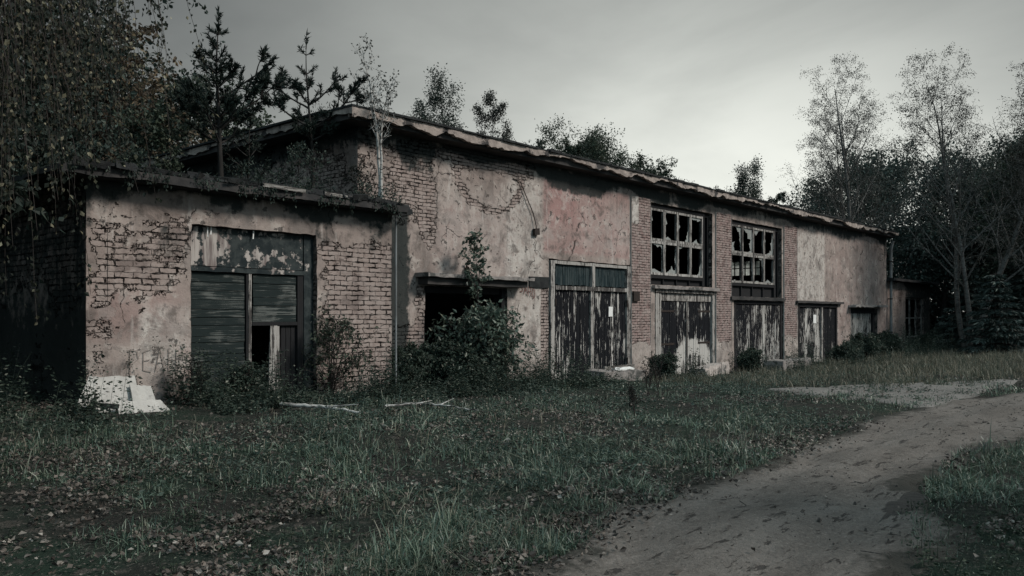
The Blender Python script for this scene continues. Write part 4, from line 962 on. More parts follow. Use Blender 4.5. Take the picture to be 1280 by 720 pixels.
# on the annex roof
pine('pine_tree', (7.45, .0, 3.66), 2.92, 22, 'taller dark pine growing on the annex roof above the teal doors', spreadk=.40, start=.3, lean=(.01, 0), whorl=.24, tuft=64, arms=((.56, .75, -.6, 1.15), (.38, .75, -.55, 1.35), (.42, -.7, .5, .8)))
pine('pine_tree', (9.5, .3, 3.66), 3.1, 27, 'shorter pine with upswept arms on the annex roof', spreadk=.3, start=.42, lean=(.06, .0), whorl=.34, tuft=48, trunk_r=.045, arms=((.5, .75, -.6, 1.25), (.5, -.75, .55, 1.2), (.62, -.7, .6, .7), (.64, .7, -.6, .8)))
pine('pine_tree', (10.9, 1.2, 5.57), .62, 25, 'tiny pine sprouting on the corner of the hall roof', spreadk=.6, start=.1, whorl=.16, tuft=22, trunk_r=.02)
pine('pine_tree', (8.55, 1.0, 3.66), 1.75, 26, 'low bushy pine between the two taller roof pines', spreadk=.42, start=.2, whorl=.3, tuft=26, trunk_r=.03)
tree('birch_sapling', (10.32, -.72, 3.66), 3.0, .042, 'poplar', 'lf_sparse', 'birch', 37, 'slender white stemmed birch sapling rooted on the annex roof edge', leaf=.05, lean=(.07, -.02), leaves=2, stems=2, spread=.1, over=dict(start=[.42, .2, .2], kids=[13, 4, 2], ratio=[.27, .42, .5], wob=[.07, .1, .12, .12]))
tree('roof_shrub', (6.3, .3, 3.66), 1.2, .02, 'bushy', 'lf_mid', 'twig', 33, 'low leafy shrub on the annex roof left of the taller pine', 'shrub', leaf=.07, over=dict(kids=[9, 6, 4]), leaves=10)
tree('roof_shrub', (8.55, -.55, 3.66), .9, .015, 'bushy', 'lf_dark', 'twig', 34, 'dark wiry shrub on the annex roof edge beside the shorter pine', 'shrub', leaf=.05, over=dict(kids=[8, 5, 3]), leaves=6)
tree('roof_shrub', (10.15, -.3, 3.66), .75, .012, 'bushy', 'lf_sparse', 'twig', 35, 'nearly leafless shrub at the foot of the roof birch sapling', 'shrub', leaf=.045, over=dict(kids=[9, 5, 3]), leaves=3)

# beyond the hall roof
tree('poplar_tree', (26.1, 13.6, 0), 11.6, .16, 'poplar', 'lf_dark', 'bark', 41, 'slim dark poplar rising behind the hall roof', leaf=.085, leaves=20, jit=.12, over=dict(ratio=[.19, .42, .5]))
tree('young_tree', (24.9, 13.9, 0), 10.2, .1, 'poplar', 'lf_dark', 'bark', 42, 'small dark treetop beside the slim poplar behind the roof', leaf=.085, leaves=15, jit=.1, over=dict(ratio=[.17, .42, .5]))
tree('birch_tree', (28.7, 14.0, 0), 11.4, .1, 'birch', 'lf_sparse', 'birch_far', 43, 'thin pale birch top standing alone behind the middle of the roof', leaf=.08, leaves=20, jit=.1, over=dict(ratio=[.26, .42, .45]))
tree('broad_tree', (34.8, 14.2, 0), 10.1, .16, 'bushy', 'lf_mid', 'bark', 44, 'dark clumped treetop left of the grey thicket behind the roof', leaf=.12, leaves=24, over=dict(ratio=[.32, .45, .5]))
tree('young_tree', (33.1, 13.8, 0), 10.2, .08, 'poplar', 'lf_dark', 'bark', 45, 'narrow leafy shoot at the left end of the thicket behind the roof', leaf=.13, leaves=5, over=dict(ratio=[.1, .42, .5]))
tree('broad_tree', (38.4, 14.4, 0), 10.8, .16, 'bushy', 'lf_mid', 'bark', 46, 'broad grey green treetop at the middle of the thicket behind the roof', leaf=.1, leaves=30, jit=.15, over=dict(ratio=[.42, .45, .5]))
tree('broad_tree', (42.2, 14.8, 0), 10.2, .14, 'bushy', 'lf_mid', 'bark', 47, 'low rounded treetop at the right end of the thicket behind the roof', leaf=.11, leaves=20, over=dict(ratio=[.3, .45, .5]))
tree('broad_tree', (36.6, 14.6, 0), 10.1, .13, 'bushy', 'lf_mid', 'bark', 51, 'low grey green treetop between the two larger crowns of the thicket behind the roof', leaf=.1, leaves=24, jit=.15, over=dict(ratio=[.4, .45, .5]))
tree('broad_tree', (40.4, 15.2, 0), 10.4, .13, 'bushy', 'lf_mid', 'bark', 52, 'second grey green treetop right of the broad middle one behind the roof', leaf=.1, leaves=24, jit=.15, over=dict(ratio=[.4, .45, .5]))
tree('broad_tree', (44.6, 15.4, 0), 9.9, .13, 'bushy', 'lf_mid', 'bark', 53, 'lowest soft treetop at the far right of the thicket behind the roof', leaf=.1, leaves=22, jit=.15, over=dict(ratio=[.36, .45, .5]))
tree('birch_tree', (45.3, 14.6, 0), 10.9, .07, 'birch', 'lf_sparse', 'birch_far', 48, 'wispy leafless birch top right of the thicket behind the roof', leaf=.09, leaves=3, over=dict(ratio=[.2, .42, .45]))
tree('broad_tree', (57.1, 15.0, 0), 11.5, .15, 'poplar', 'lf_dark', 'bark', 49, 'pointed dark treetop alone above the far end of the roof', leaf=.12, leaves=24, jit=.18, over=dict(ratio=[.28, .42, .5]))
tree('broad_tree', (61.4, 15.0, 0), 10.9, .13, 'bushy', 'lf_mid', 'bark', 50, 'small open treetop right of the pointed one above the far roof end', leaf=.14, leaves=18, over=dict(ratio=[.22, .45, .5], kids=[14, 6, 4]))
for k, (x, y, h) in enumerate(((27.3, 2.6, .5), (33.5, 3.2, .8), (37.5, 2.4, .6), (40.3, 1.6, .5))):
    tree('roof_shrub', (x, y, 5.58), h, .01, 'bushy', 'lf_sparse', 'twig', 60 + k, ['tiny shrub on the hall roof above the first tall window', 'tallest of the tiny shrubs on the hall roof edge', 'scrubby tuft on the hall roof above the paper noticed pale door', 'last scrubby tuft near the far corner of the hall roof'][k], 'shrub', leaf=.06, over=dict(kids=[7, 5, 3]), leaves=6)

# woods to the right
tree('birch_tree', (47.6, 3.4, -.1), 14.2, .2, 'birch', 'lf_sparse', 'birch_far', 71, 'tall thin birch rising just right of the far roof corner', leaf=.065, leaves=13, jit=.1, stems=3, spread=.24)
tree('birch_tree', (42.3, -3.5, -.1), 12.7, .17, 'birch', 'lf_sparse', 'birch_far', 72, 'tall open birch with forked pale trunk before the dark woods', leaf=.06, leaves=12, jit=.08, stems=3, spread=.26)
tree('birch_tree', (43.0, -6.0, 0), 11.8, .15, 'birch', 'lf_sparse', 'birch_far', 73, 'tall open birch cut by the right edge of the view', leaf=.065, leaves=15, jit=.1, stems=2, spread=.15)
wood = [((52.9, .4, 0), 9.0, 'lf_wood', 'dark round tree in the woods behind the far lean-to'), ((57.5, 4.2, 0), 11.0, 'lf_wood', 'tallest dark leafy tree in the woods behind the far lean-to'), ((57.2, -2.2, 0), 10.8, 'lf_wood', 'dense dark tree behind the forked birch'), ((49.2, -5.2, 0), 8.6, 'lf_mid', 'green leafy tree at the right end of the woods'),
        ((62.5, 8.2, 0), 10.8, 'lf_wood', 'dark tree in the woods just beyond the end of the hall roof'), ((52.0, -8.2, 0), 10.2, 'lf_wood', 'dark tree at the right frame edge behind the birches'), ((66, -3, 0), 11.5, 'lf_wood', 'dark tree deepest in the woods between the two birches'), ((47.8, -7.6, 0), 6.4, 'lf_wood', 'low dark tree behind the broad low spruce'), ((53.5, -4.6, 0), 9.4, 'lf_wood', 'dark tree filling the gap behind the forked birch'), ((56, 1.6, 0), 6.0, 'lf_wood', 'low dark tree just behind the lean-to roof'), ((58.5, -5.2, 0), 6.0, 'lf_wood', 'low dark tree at the back of the woods near the right edge'), ((61.0, -.5, 0), 5.5, 'lf_wood', 'low dark tree at the back of the woods beyond the lean-to'), ((54.0, -10.5, 0), 6.5, 'lf_wood', 'low dark tree by the track where it leaves the view')]
for k, (p, h, lm, lb) in enumerate(wood):
    tree('woodland_tree', p, h, .2, 'bushy', lm, 'bark', 80 + k, lb, group='dark trees of the woods on the right', leaf=.17, leaves=24, jit=.2)
spruce('spruce_tree', (43.9, -3.1, -.1), 4.4, 91, 'drooping dark spruce at the right end of the lean-to wall')
spruce('spruce_tree', (40.6, -4.9, -.1), 3.6, 92, 'broad low spruce at the right edge of the yard', .42)
spruce('spruce_tree', (45.5, -5.6, -.1), 6.2, 93, 'tall spruce behind the broad low spruce', .32)
tree('verge_shade_tree', (10.2, -17.2, 0), 6.0, .14, 'bushy', 'lf_dark', 'bark', 142, 'unseen leafy tree added to shade the verge of the track', leaf=.12, leaves=12)  # added out of view to keep the right verge dark
rgu = np.random.default_rng(150); nu = 26000; xu = rgu.uniform(49.8, 78, nu); yu = rgu.uniform(-16, 9, nu); hu = 2.6 * fbm(xu * .5, yu * .5, 151, 3) * rgu.random(nu) ** .7
V, F = leaf_quads(np.column_stack([xu, yu, hu]), np.column_stack([rgu.normal(0, .8, (nu, 2)), rgu.normal(.1, .5, nu)]), rgu.uniform(.18, .4, nu), rgu, .6, .12)
tag(mesh_from('undergrowth', V, F, M['lf_wood']), 'dark brambly undergrowth on the floor of the woods', 'undergrowth', kind='stuff')
# leaning bare stems
for k, (a, b, r0, lb) in enumerate((((38.6, -3.2, -.2), (38.0, -1.6, 5.8), .045, 'leaning bare pale stem before the spruces'), ((40.2, -5.0, -.1), (39.4, -3.0, 6.8), .05, 'second leaning bare stem right of the first before the woods'), ((38.8, -5.6, -.1), (41.5, -3.4, 4.8), .04, 'thin bare stem leaning the other way by the woods'))):
    rg = np.random.default_rng(k + 5); a = np.array(a); b = np.array(b); s = np.linspace(0, 1, 10)[:, None]; Q = (b - a) * s + np.array([0, 0, .5]) * (s * (1 - s)) + rg.normal(0, .02, (10, 3))
    segs = [(Q, r0 * (1 - .8 * s[:, 0]))]
    for j in range(9):
        q = Q[rg.integers(3, 9)]; d = unit(b - a) + rg.normal(0, .5, 3); segs.append((q + d * np.linspace(0, rg.uniform(.5, 1.3), 4)[:, None], np.linspace(.012, .004, 4)))
    V, F = tubes(segs, 5); o = mesh_from('bare_tree', V, F, M['birch_far'], None, True); o.location = tuple(a); 
    o.data.transform(__import__('mathutils').Matrix.Translation(-__import__('mathutils').Vector(a))); tag(o, lb, 'tree')

# woods behind the annex, left; first three unseen, added to shade its side wall
left = [((1.2, -1.0, .3), 4.6, 'lf_dark', 'unseen tree added to shade the annex side wall'), ((-1.2, 2.5, .3), 6.5, 'lf_dark', 'unseen taller tree added left of the annex to block light'), ((2.2, 4.5, .3), 5.0, 'lf_dark', 'unseen tree added farther back to shade the annex side wall'), ((6.0, 13.0, 0), 13, 'lf_dark', 'dark tall tree behind the annex at the left frame edge'), ((10.2, 15.5, 0), 11.5, 'lf_dark', 'dark leafy tree behind the annex left of the autumn tree'), ((2.2, 11.0, 0), 11.5, 'lf_dark', 'darkest tree behind the annex side wall'), ((14.2, 16.2, 0), 8.8, 'lf_mid', 'green treetop between the autumn tree and the taller roof pine'), ((8.4, 11.2, 0), 8.0, 'lf_dark', 'low dark tree just behind the annex roof'), ((17.4, 18.5, 0), 8.6, 'lf_mid', 'pale green tree behind the two roof pines')]
for k, (p, h, lm, lb) in enumerate(left):
    tree('woodland_tree', p, h, .2, 'bushy', lm, 'bark', 110 + k, lb, group='trees behind the annex', leaf=.17, leaves=15)
tree('autumn_tree', (11.4, 13.4, 0), 9.3, .17, 'bushy', 'lf_autumn', 'bark', 130, 'brown autumn leaved tree behind the annex roof', leaf=.16, leaves=14, over=dict(ratio=[.42, .45, .5]))
tree('autumn_tree', (9.6, 12.4, 0), 8.2, .15, 'bushy', 'lf_autumn', 'bark', 131, 'lower autumn tree half hidden by the hanging birch', leaf=.15, leaves=12, over=dict(ratio=[.42, .45, .5]))

# weeping birch close on the left: trunk outside the view, limbs over the yard, hanging twigs
def weeping_birch():
    rng = np.random.default_rng(7); base = np.array([-1.6, -5.6, .25])
    segs = [(np.array([[0, 0, 0], [.1, .05, 2.5], [.0, .1, 5.], [.15, .1, 8.]]), np.array([.19, .16, .13, .09]))]; tw = []; LP = []; LD = []
    def limb(p, q, r):
        p = np.array(p, float); q = np.array(q, float); s = np.linspace(0, 1, 14)[:, None]
        Q = p + (q - p) * s + np.array([0, 0, 1.]) * (1.1 * s * (1 - s)) + rng.normal(0, .035, (14, 3)); segs.append((Q, r * (1 - .8 * s[:, 0]) + .004)); return Q
    def hang(p, L):
        m = 9; s = np.linspace(0, 1, m + 1); d = rng.normal(0, .16, 2) * L
        Q = p + np.column_stack([d[0] * np.sqrt(s), d[1] * np.sqrt(s), -L * s + .05 * s]) + rng.normal(0, .012, (m + 1, 3)); tw.append((Q, np.linspace(.0045, .0018, m + 1)))
        k = int(L * 24); t = rng.uniform(.08, 1, k) ** .9; i0 = np.minimum((t * m).astype(int), m - 1)
        B = Q[i0] + (Q[i0 + 1] - Q[i0]) * (t * m - i0)[:, None]; LP.append(B + rng.normal(0, .035, B.shape)); LD.append(np.column_stack([rng.normal(0, .55, (k, 2)), np.full(k, -1.)]))
    specs = [((0, .1, 4.6), (3.6, -.4, 4.6), .06), ((0, .1, 5.2), (4.3, .9, 5.3), .06), ((0, .1, 5.6), (4.9, 1.9, 5.7), .055), ((0, .1, 4.2), (3.2, .6, 4.2), .05), ((0, .1, 6.2), (5.6, 2.8, 6.2), .055), ((0, .1, 5.0), (3.0, 1.6, 4.9), .05), ((.0, .1, 6.6), (5.2, .9, 6.4), .05), ((0, .1, 4.8), (2.4, -1.6, 5.0), .05)]
    for a, b, r in specs:
        Q = limb(a, b, r)
        for j in range(9):
            i = rng.integers(4, 14); d = np.array([rng.uniform(-.2, 1.), rng.uniform(-.9, .9), rng.uniform(.0, .35)]); Ls = rng.uniform(.5, 1.1); S_ = Q[i] + d * Ls * np.linspace(0, 1, 6)[:, None]; segs.append((S_, np.linspace(.014, .005, 6)))
            for q in S_[1:]:
                for _ in range(2):
                    x, y, z = q + base
                    dep = x * .749 + (y + 13.2) * .663; lat = x * .663 - (y + 13.2) * .749; sx = lat / max(dep, .1)    # how far right of the view axis: long streamers only near the trunk
                    low = np.interp(sx, [-.75, -.60, -.53, -.46, -.40, -.34], [.2, 1.0, 2.1, 2.9, 3.6, 4.3]) + rng.uniform(0, 1.6)
                    L = np.clip(q[2] + base[2] - low, .0, 3.4)
                    if sx > -.31 or L < .25: continue
                    hang(q, L * rng.uniform(.7, 1.))
    root = empty('weeping_birch', tuple(base), 'weeping birch with yellowing leaves hanging in close at upper left', 'tree')
    V, F = tubes(segs, 6); mesh_from('trunk', V, F, M['birch'], root, True); V, F = tubes(tw, 3); mesh_from('twigs', V, F, M['twig'], root)
    LP = np.vstack(LP); LD = np.vstack(LD); n = len(LP); V, F = leaf_quads(LP, LD, rng.uniform(.032, .06, n), rng, .72, .12); mesh_from('crown', V, F, M['lf_birch'], root)
weeping_birch()

# ------------------------------------------------------------------ bushes in front of the walls
def bush(name, x, y, H, seed, label, leafmat='lf_bush', leaf=.08, stems=9, spread=.5, leaves=10, ratio=.45, kids=(9, 5, 3), group=None, cat='bush', z0=None, **kw):
    z = float(gz(x, y)) if z0 is None else z0
    return tree(name, (x, y, z - .05), H, .018, 'bushy', leafmat, 'twig', seed, label, cat, group, leaf=leaf, stems=stems, spread=spread, leaves=leaves, over=dict(kids=list(kids), ratio=[ratio, .45, .5], **kw), aspect=.5, floor=0.)
bush('elder_bush', 12.9, -.95, 1.7, 201, 'large leafy elder bush filling the dark canopied opening', stems=10, spread=.46, leaves=3, leaf=.12)
bush('elder_bush', 12.0, -1.05, .95, 202, 'lower elder bush left of the large one against the brick', stems=8, spread=.6, leaves=8, leaf=.09, leafmat='weed')
tree('elder_sapling', (13.05, -.75, .0), 3.3, .018, 'poplar', 'lf_bush', 'twig', 203, 'upright thin sapling rising over the canopy from the elder bush', 'sapling', leaf=.10, leaves=4, over=dict(start=[.55, .2, .2], kids=[11, 4, 2], ratio=[.2, .4, .5], ang=[62, 45, 45]))
bush('climbing_bush', 8.95, -1.05, 1.5, 204, 'straggly leafy bush climbing by the right annex door jamb', stems=5, spread=.3, leaves=3, leaf=.07, leafmat='lf_mid', kids=(8, 4, 2))
bush('dark_bush', 11.3, -.7, .95, 205, 'dark bush in the corner where the annex meets the hall', stems=7, spread=.5, leaves=8, leafmat='weed', leaf=.07)
bush('dark_bush', 25.7, -.8, .8, 206, 'dark bush at the foot of the brick pillar between the tall windows', stems=8, spread=.6, leaves=8, leafmat='weed', leaf=.07)
bush('dark_bush', 35.5, -1.1, 1.0, 207, 'dark bush between the last two doors', stems=9, spread=.8, leaves=8, leafmat='weed', leaf=.09)
bush('dark_bush', 39.6, -.8, 1.0, 208, 'dark bush before the small recessed door', stems=9, spread=.8, leaves=8, leafmat='weed', leaf=.09)
bush('dark_bush', 45.6, -.9, .8, 209, 'dark bush under the barred lean-to window', stems=9, spread=.8, leaves=8, leafmat='weed', leaf=.09)
bush('dark_bush', 33.0, -1.4, .8, 210, 'dark bush before the pale door leaf', stems=9, spread=.8, leaves=8, leafmat='weed', leaf=.08)
bush('dark_bush', 7.15, -1.2, .6, 211, 'dark bush before the teal boarded door leaf', stems=6, spread=.6, leaves=3, leafmat='weed', leaf=.06)
bush('dark_bush', 20.5, -.8, .7, 212, 'small dark bush between the two black doors', stems=6, spread=.6, leaves=8, leafmat='weed', leaf=.06)
for k, (x, y, h, lb) in enumerate(((6.35, -1.35, .7, 'dead weed stem standing between the white sheets and the teal door'), (15.6, -3.6, .8, 'taller of two dark dead stems in the middle of the yard'), (14.4, -4.1, .65, 'shorter of two dark dead stems in the middle of the yard'), (11.2, -5.9, .55, 'dark dead stem in the yard nearest the pale branches'))):
    tree('dead_weed', (x, y, float(gz(x, y)) - .02), h, .008, 'poplar', 'lf_sparse', 'twig', 230 + k, lb, 'weed', leaf=.03, leaves=2, stems=3, spread=.3, over=dict(start=[.3, .3, .3], kids=[6, 3, 2]))

# ------------------------------------------------------------------ grass, weeds, litter
def view_points(n, d0, d1, power, rng, half=.66):
    """random ground points in the wedge of yard before the building"""
    u = rng.random(n); d = (d0 ** (1 - power) + u * (d1 ** (1 - power) - d0 ** (1 - power))) ** (1 / (1 - power)) if power != 1 else d0 * (d1 / d0) ** u
    l = rng.uniform(-half, half, n); return d * (.749 + l * .663), d * (.663 - l * .749) - 13.2, d
def free(x, y, margin=0.):
    lo, hi = road_edges(x); n = (fbm(x * 1.3, y * 1.3, 55, 4) - .5) * .8
    on_road = (y < lo - .05 + n * .7 - margin) & (y > hi + .05 + n * .7 + margin) & (x > -6)
    inb = ((y > -.02) & (x > 10.2)) | ((y > -.8) & (x > 4.9) & (x < 10.6))
    pad = in_pad(x, y) & (fbm(x * .4, y * 2.2, 66, 4) < .475)
    return ~on_road & ~inb & ~pad
def blades(name, mat, x, y, h, w, rng, label, lean=.5, kind='stuff', cat='grass', dirx=0.):
    n = len(x); z = gz(x, y) - .02; a = rng.uniform(0, 2 * math.pi, n); ln = np.abs(rng.normal(0, lean, n)); dx = np.cos(a) * ln + dirx; dy = np.sin(a) * ln
    sa = a + math.pi / 2 + rng.normal(0, .5, n); sx = np.cos(sa) * w / 2; sy = np.sin(sa) * w / 2; V = []
    for t, k in ((0, 1.), (.4, .9), (.75, .6)):
        cx = x + dx * h * t ** 1.8; cy = y + dy * h * t ** 1.8; cz = z + h * t * (1 - .35 * np.minimum(ln, 1.2) * t)
        V.append(np.stack([cx - sx * k, cy - sy * k, cz], -1)); V.append(np.stack([cx + sx * k, cy + sy * k, cz], -1))
    cz = z + h * (1 - .45 * np.minimum(ln, 1.4)); V.append(np.stack([x + dx * h, y + dy * h, cz], -1))
    V = np.stack(V, 1).reshape(-1, 3); b = np.arange(n) * 7
    Q = np.concatenate([np.stack([b, b + 1, b + 3, b + 2], -1), np.stack([b + 2, b + 3, b + 5, b + 4], -1)]); T = np.stack([b + 4, b + 5, b + 6], -1)
    return tag(mesh_from(name, V, [Q, T], M[mat]), label, cat, kind=kind)
rng = np.random.default_rng(100)
x, y, d = view_points(330000, 3.2, 34, 1.35, rng)
patch = fbm(x * .55, y * .55, 301, 4); bare = fbm(x * 1.6, y * 1.1, 302, 4)
dens = np.clip((patch - .38) * 4.2, .05, 1) * np.clip((bare - .38) * 5., .06, 1)
dryz = (x > 19) & (y > -8.6) & (y < -2.5)
keep = free(x, y) & (rng.random(len(x)) < dens) & ~(dryz & (rng.random(len(x)) < .6))
x, y, d, patch = x[keep], y[keep], d[keep], patch[keep]
h = (.022 + .07 * rng.random(len(x)) ** 1.8) * (.5 + 1.5 * np.clip((patch - .42) * 3.5, 0, 1) + 1.1 * sstep(.56, .7, fbm(x * 2.3, y * 2.3, 305, 3))) * (1 + .8 * (rng.random(len(x)) < .05))
w = .0035 + .0007 * d
blades('grass', 'grass', x, y, h, w, rng, 'short dark grass growing over the yard', lean=.95)
x, y, d = view_points(12000, 3.4, 14, 1.3, rng); k = free(x, y) & (fbm(x * .9, y * .9, 333, 3) > .55) & (y > -10.4); x, y, d = x[k], y[k], d[k]
blades('long_grass', 'straw', x, y, rng.uniform(.09, .24, len(x)), .004 + .0005 * d, rng, 'long pale arching grass blades in the foreground turf', lean=1.2, dirx=.3)
n = 34000; x = rng.uniform(18.5, 44, n); y = rng.uniform(-9.4, -1.2, n); lo, hi = road_edges(x)
k = free(x, y) & (y > lo + .15) & (y > np.interp(x, [18, 20, 24, 44], [-7.6, -8., -8.8, -9.5])) & (fbm(x * .7, y * .7, 340, 4) > .45); x, y = x[k], y[k]
blades('dry_grass', 'straw', x, y, rng.uniform(.08, .4, len(x)) * (.4 + 1.2 * fbm(x * .8, y * .8, 345, 3)), rng.uniform(.010, .02, len(x)), rng, 'tall dry grass beyond the concrete apron', lean=.75)
# far verge grass right of the track
n = 26000; x = rng.uniform(3, 26, n); y = rng.uniform(-16, -10.4, n); lo, hi = road_edges(x); k = free(x, y) & (y < hi + .3); x, y = x[k], y[k]
blades('verge_grass', 'grass', x, y, rng.uniform(.02, .07, len(x)), rng.uniform(.005, .009, len(x)), rng, 'dark grass on the near right verge of the track', lean=.6)

def herb(name, pts, hs, leafmat, rng, label, leaf=.05, per=26):
    segs = []; LP = []; LD = []; SZ = []
    for (px, py), H in zip(pts, hs):
        z = float(gz(px, py)); m = 4; s = np.linspace(0, 1, m + 1); d = rng.normal(0, .18, 2) * H
        Q = np.column_stack([px + d[0] * s ** 1.5, py + d[1] * s ** 1.5, z + H * s]); segs.append((Q, np.linspace(.004, .0015, m + 1)))
        k = int(per * (.5 + H)); t = rng.uniform(.12, 1., k); B = np.column_stack([np.interp(t, s, Q[:, i]) for i in range(3)])
        a = rng.uniform(0, 6.28, k); out = np.column_stack([np.cos(a), np.sin(a), rng.uniform(-.4, .5, k)]); rr = leaf * (1.25 - .7 * t) * 1.1
        LP.append(B + out * (rr * rng.uniform(.1, 1.2, k))[:, None]); LD.append(out); SZ.append(leaf * rng.uniform(.6, 1.5, k) * (1.2 - .5 * t))
    LP = np.vstack(LP); LD = np.vstack(LD); SZ = np.concatenate(SZ); V, F = leaf_quads(LP, LD, SZ, rng, .5, .1); Vt, Ft = tubes(segs, 3)
    o = mesh_from(name, np.vstack([V, Vt]), np.vstack([F, Ft + len(V)]), M[leafmat]); return tag(o, label, 'weeds', kind='stuff')
def band(n, x0, x1, y0, y1, rng, thr=.42, seed=0):
    x = rng.uniform(x0, x1, n); y = rng.uniform(y0, y1, n); k = (fbm(x * .9, y * .9, seed, 3) > thr) & free(x, y); return np.column_stack([x[k], y[k]])
P_ = np.vstack([band(1500, 4.2, 12, -2.6, -.82, rng, .40, 1), band(900, 10.6, 17, -2.6, -.15, rng, .42, 2), band(900, 17, 27, -2.4, -.2, rng, .48, 3), band(900, 27, 45, -3., -.2, rng, .36, 4), band(500, -3, 5, -3.4, 1.5, rng, .35, 6)])
P_ = P_[~(((P_[:, 0] > 4.5) & (P_[:, 0] < 6.1) & (P_[:, 1] < -.9)) | ((P_[:, 0] > 17.1) & (P_[:, 0] < 19.4)) | ((P_[:, 0] > 21.6) & (P_[:, 0] < 24.9)) | ((P_[:, 0] > 27.2) & (P_[:, 0] < 30) & (P_[:, 1] < -.5)))]
herb('wall_weeds', P_, rng.uniform(.12, .6, len(P_)) * np.where(P_[:, 0] > 27, 1.3, 1.) * (.3 + 1.4 * sstep(.35, .65, fbm(P_[:, 0] * 1.6, P_[:, 1] * 1.6, 371, 3))), 'weed', rng, 'dark leafy weeds growing along the foot of the walls', .055)
P_ = band(4200, 3, 22, -9., -2.0, rng, .50, 9)
herb('yard_weeds', P_, rng.uniform(.05, .1, len(P_)) + .25 * rng.random(len(P_)) ** 3, 'lf_bush', rng, 'low broad leaved weeds scattered over the yard', .045, 16)
P_ = np.vstack([np.column_stack(view_points(2600, 3.4, 9, 1.2, rng)[:2])]); P_ = P_[free(P_[:, 0], P_[:, 1]) & (fbm(P_[:, 0] * .8, P_[:, 1] * .8, 360, 3) > .42)]
herb('turf_weeds', P_, rng.uniform(.04, .13, len(P_)), 'lf_mid', rng, 'small clover and herbs in the foreground turf', .03, 16)
P_ = np.column_stack([rng.uniform(9.87, 42, 900), rng.uniform(-.5, 1.2, 900)]); 
def roof_herb():
    segs = []; LP = []; LD = []
    for px, py in P_:
        if fbm(px * .8, py * .8, 400, 3) < .47: continue
        H = rng.uniform(.03, .22); k = int(6 + H * 60); t = rng.random(k); LP.append(np.column_stack([px + rng.normal(0, .03 + .15 * H, k), py + rng.normal(0, .04, k), 5.58 + H * t])); LD.append(np.column_stack([rng.normal(0, .4, (k, 2)), np.ones(k)]))
    V, F = leaf_quads(np.vstack(LP), np.vstack(LD), .05, rng, .35, .05); tag(mesh_from('roof_moss', V, F, M['lf_sparse']), 'moss and thin weeds along the edge of the hall roof', 'moss', kind='stuff')
roof_herb()
n = 9000; x = rng.uniform(4.5, 10.6, n); y = rng.uniform(-1.18, 2, n); k = fbm(x * 1.2, y * 1.2, 420, 3) > .4
D = np.column_stack([rng.normal(0, .6, (n, 2)), rng.uniform(0, 1, n)])[k]; V, F = leaf_quads(np.column_stack([x, y, 3.675 + rng.random(n) ** 3 * .12])[k], D, rng.uniform(.03, .09, k.sum()), rng, .3, .05)
tag(mesh_from('roof_litter', V, F, M['lf_dark']), 'needles, moss and debris lying on the annex roof', 'debris', kind='stuff')

PR = np.column_stack([rng.uniform(4.5, 10.55, 260), -1.18 + np.abs(rng.normal(0, .35, 260))]); segs_ = []; LP = []; LD = []
for px, py in PR:
    H = .05 + .4 * rng.random() ** 2.2
    if fbm(px * 1.3, py * 1.3, 430, 3) < .42: continue
    k = int(8 + H * 70); t_ = rng.random(k); LP.append(np.column_stack([px + rng.normal(0, .04 + .14 * H, k), py + rng.normal(0, .05, k) - .12 * H * t_, 3.69 + H * t_])); LD.append(np.column_stack([rng.normal(0, .6, (k, 2)), rng.uniform(-.2, 1, k)]))
for px in rng.uniform(4.5, 10.5, 60):                               # trailing stems over the edge
    H = rng.uniform(.05, .28); k = int(6 + H * 50); t_ = rng.random(k); LP.append(np.column_stack([px + rng.normal(0, .03, k), -1.21 + rng.normal(0, .02, k), 3.7 - H * t_])); LD.append(np.column_stack([rng.normal(0, .5, (k, 2)), np.full(k, -1.)]))
LP = np.vstack(LP); V, F = leaf_quads(LP, np.vstack(LD), rng.uniform(.03, .07, len(LP)), rng, .45, .06)
tag(mesh_from('roof_weeds', V, F, M['lf_dark']), 'weeds and moss tufts overhanging the edge of the annex roof', 'weeds', kind='stuff')

# fallen leaves
x, y, d = view_points(190000, 3.3, 26, 1.3, rng); lo, hi = road_edges(x)
near_edge = np.exp(-((y - lo - .25) / .34) ** 2); lit = fbm(x * .5, y * .8, 501, 4)
free_ = free(x, y); prob = np.clip((lit - .47) * 7, .02, 1) * (.15 + 1.2 * sstep(.42, .6, fbm(x * 3.1, y * 3.1, 505, 3))) * (.25 + .75 * sstep(4., 7.5, d)) * np.where(free_, 1, .012) + .9 * near_edge * (fbm(x * 2, y * 2, 502, 3) > .42) * (x < 13)
prob = prob + .8 * np.exp(-((x - 3.6) / 2.4) ** 2 - ((y + 5.3) / 1.5) ** 2) * sstep(.4, .6, fbm(x * 1.5, y * 1.5, 520, 3)) + .35 * np.exp(-((y + 4.6 - .1 * x) / .8) ** 2) * (x < 13) * free_
k = (rng.random(len(x)) < prob) & ~((y > -.8) & (x > 4.9)); x, y, d = x[k], y[k], d[k]; n = len(x)
a = rng.uniform(0, 6.28, n); D = np.column_stack([np.cos(a), np.sin(a), rng.normal(.12, .28, n)])
V, F = leaf_quads(np.column_stack([x, y, gz(x, y) + .02 + rng.random(n) ** 2 * .045 * free(x, y)]), D, (.016 + .04 * rng.random(n) ** 1.6) * (1 + .012 * d), rng, .75, .16)
tag(mesh_from('fallen_leaves', V, F, M['litter']), 'brown and pale fallen leaves strewn over grass and track edge', 'leaves', kind='stuff')
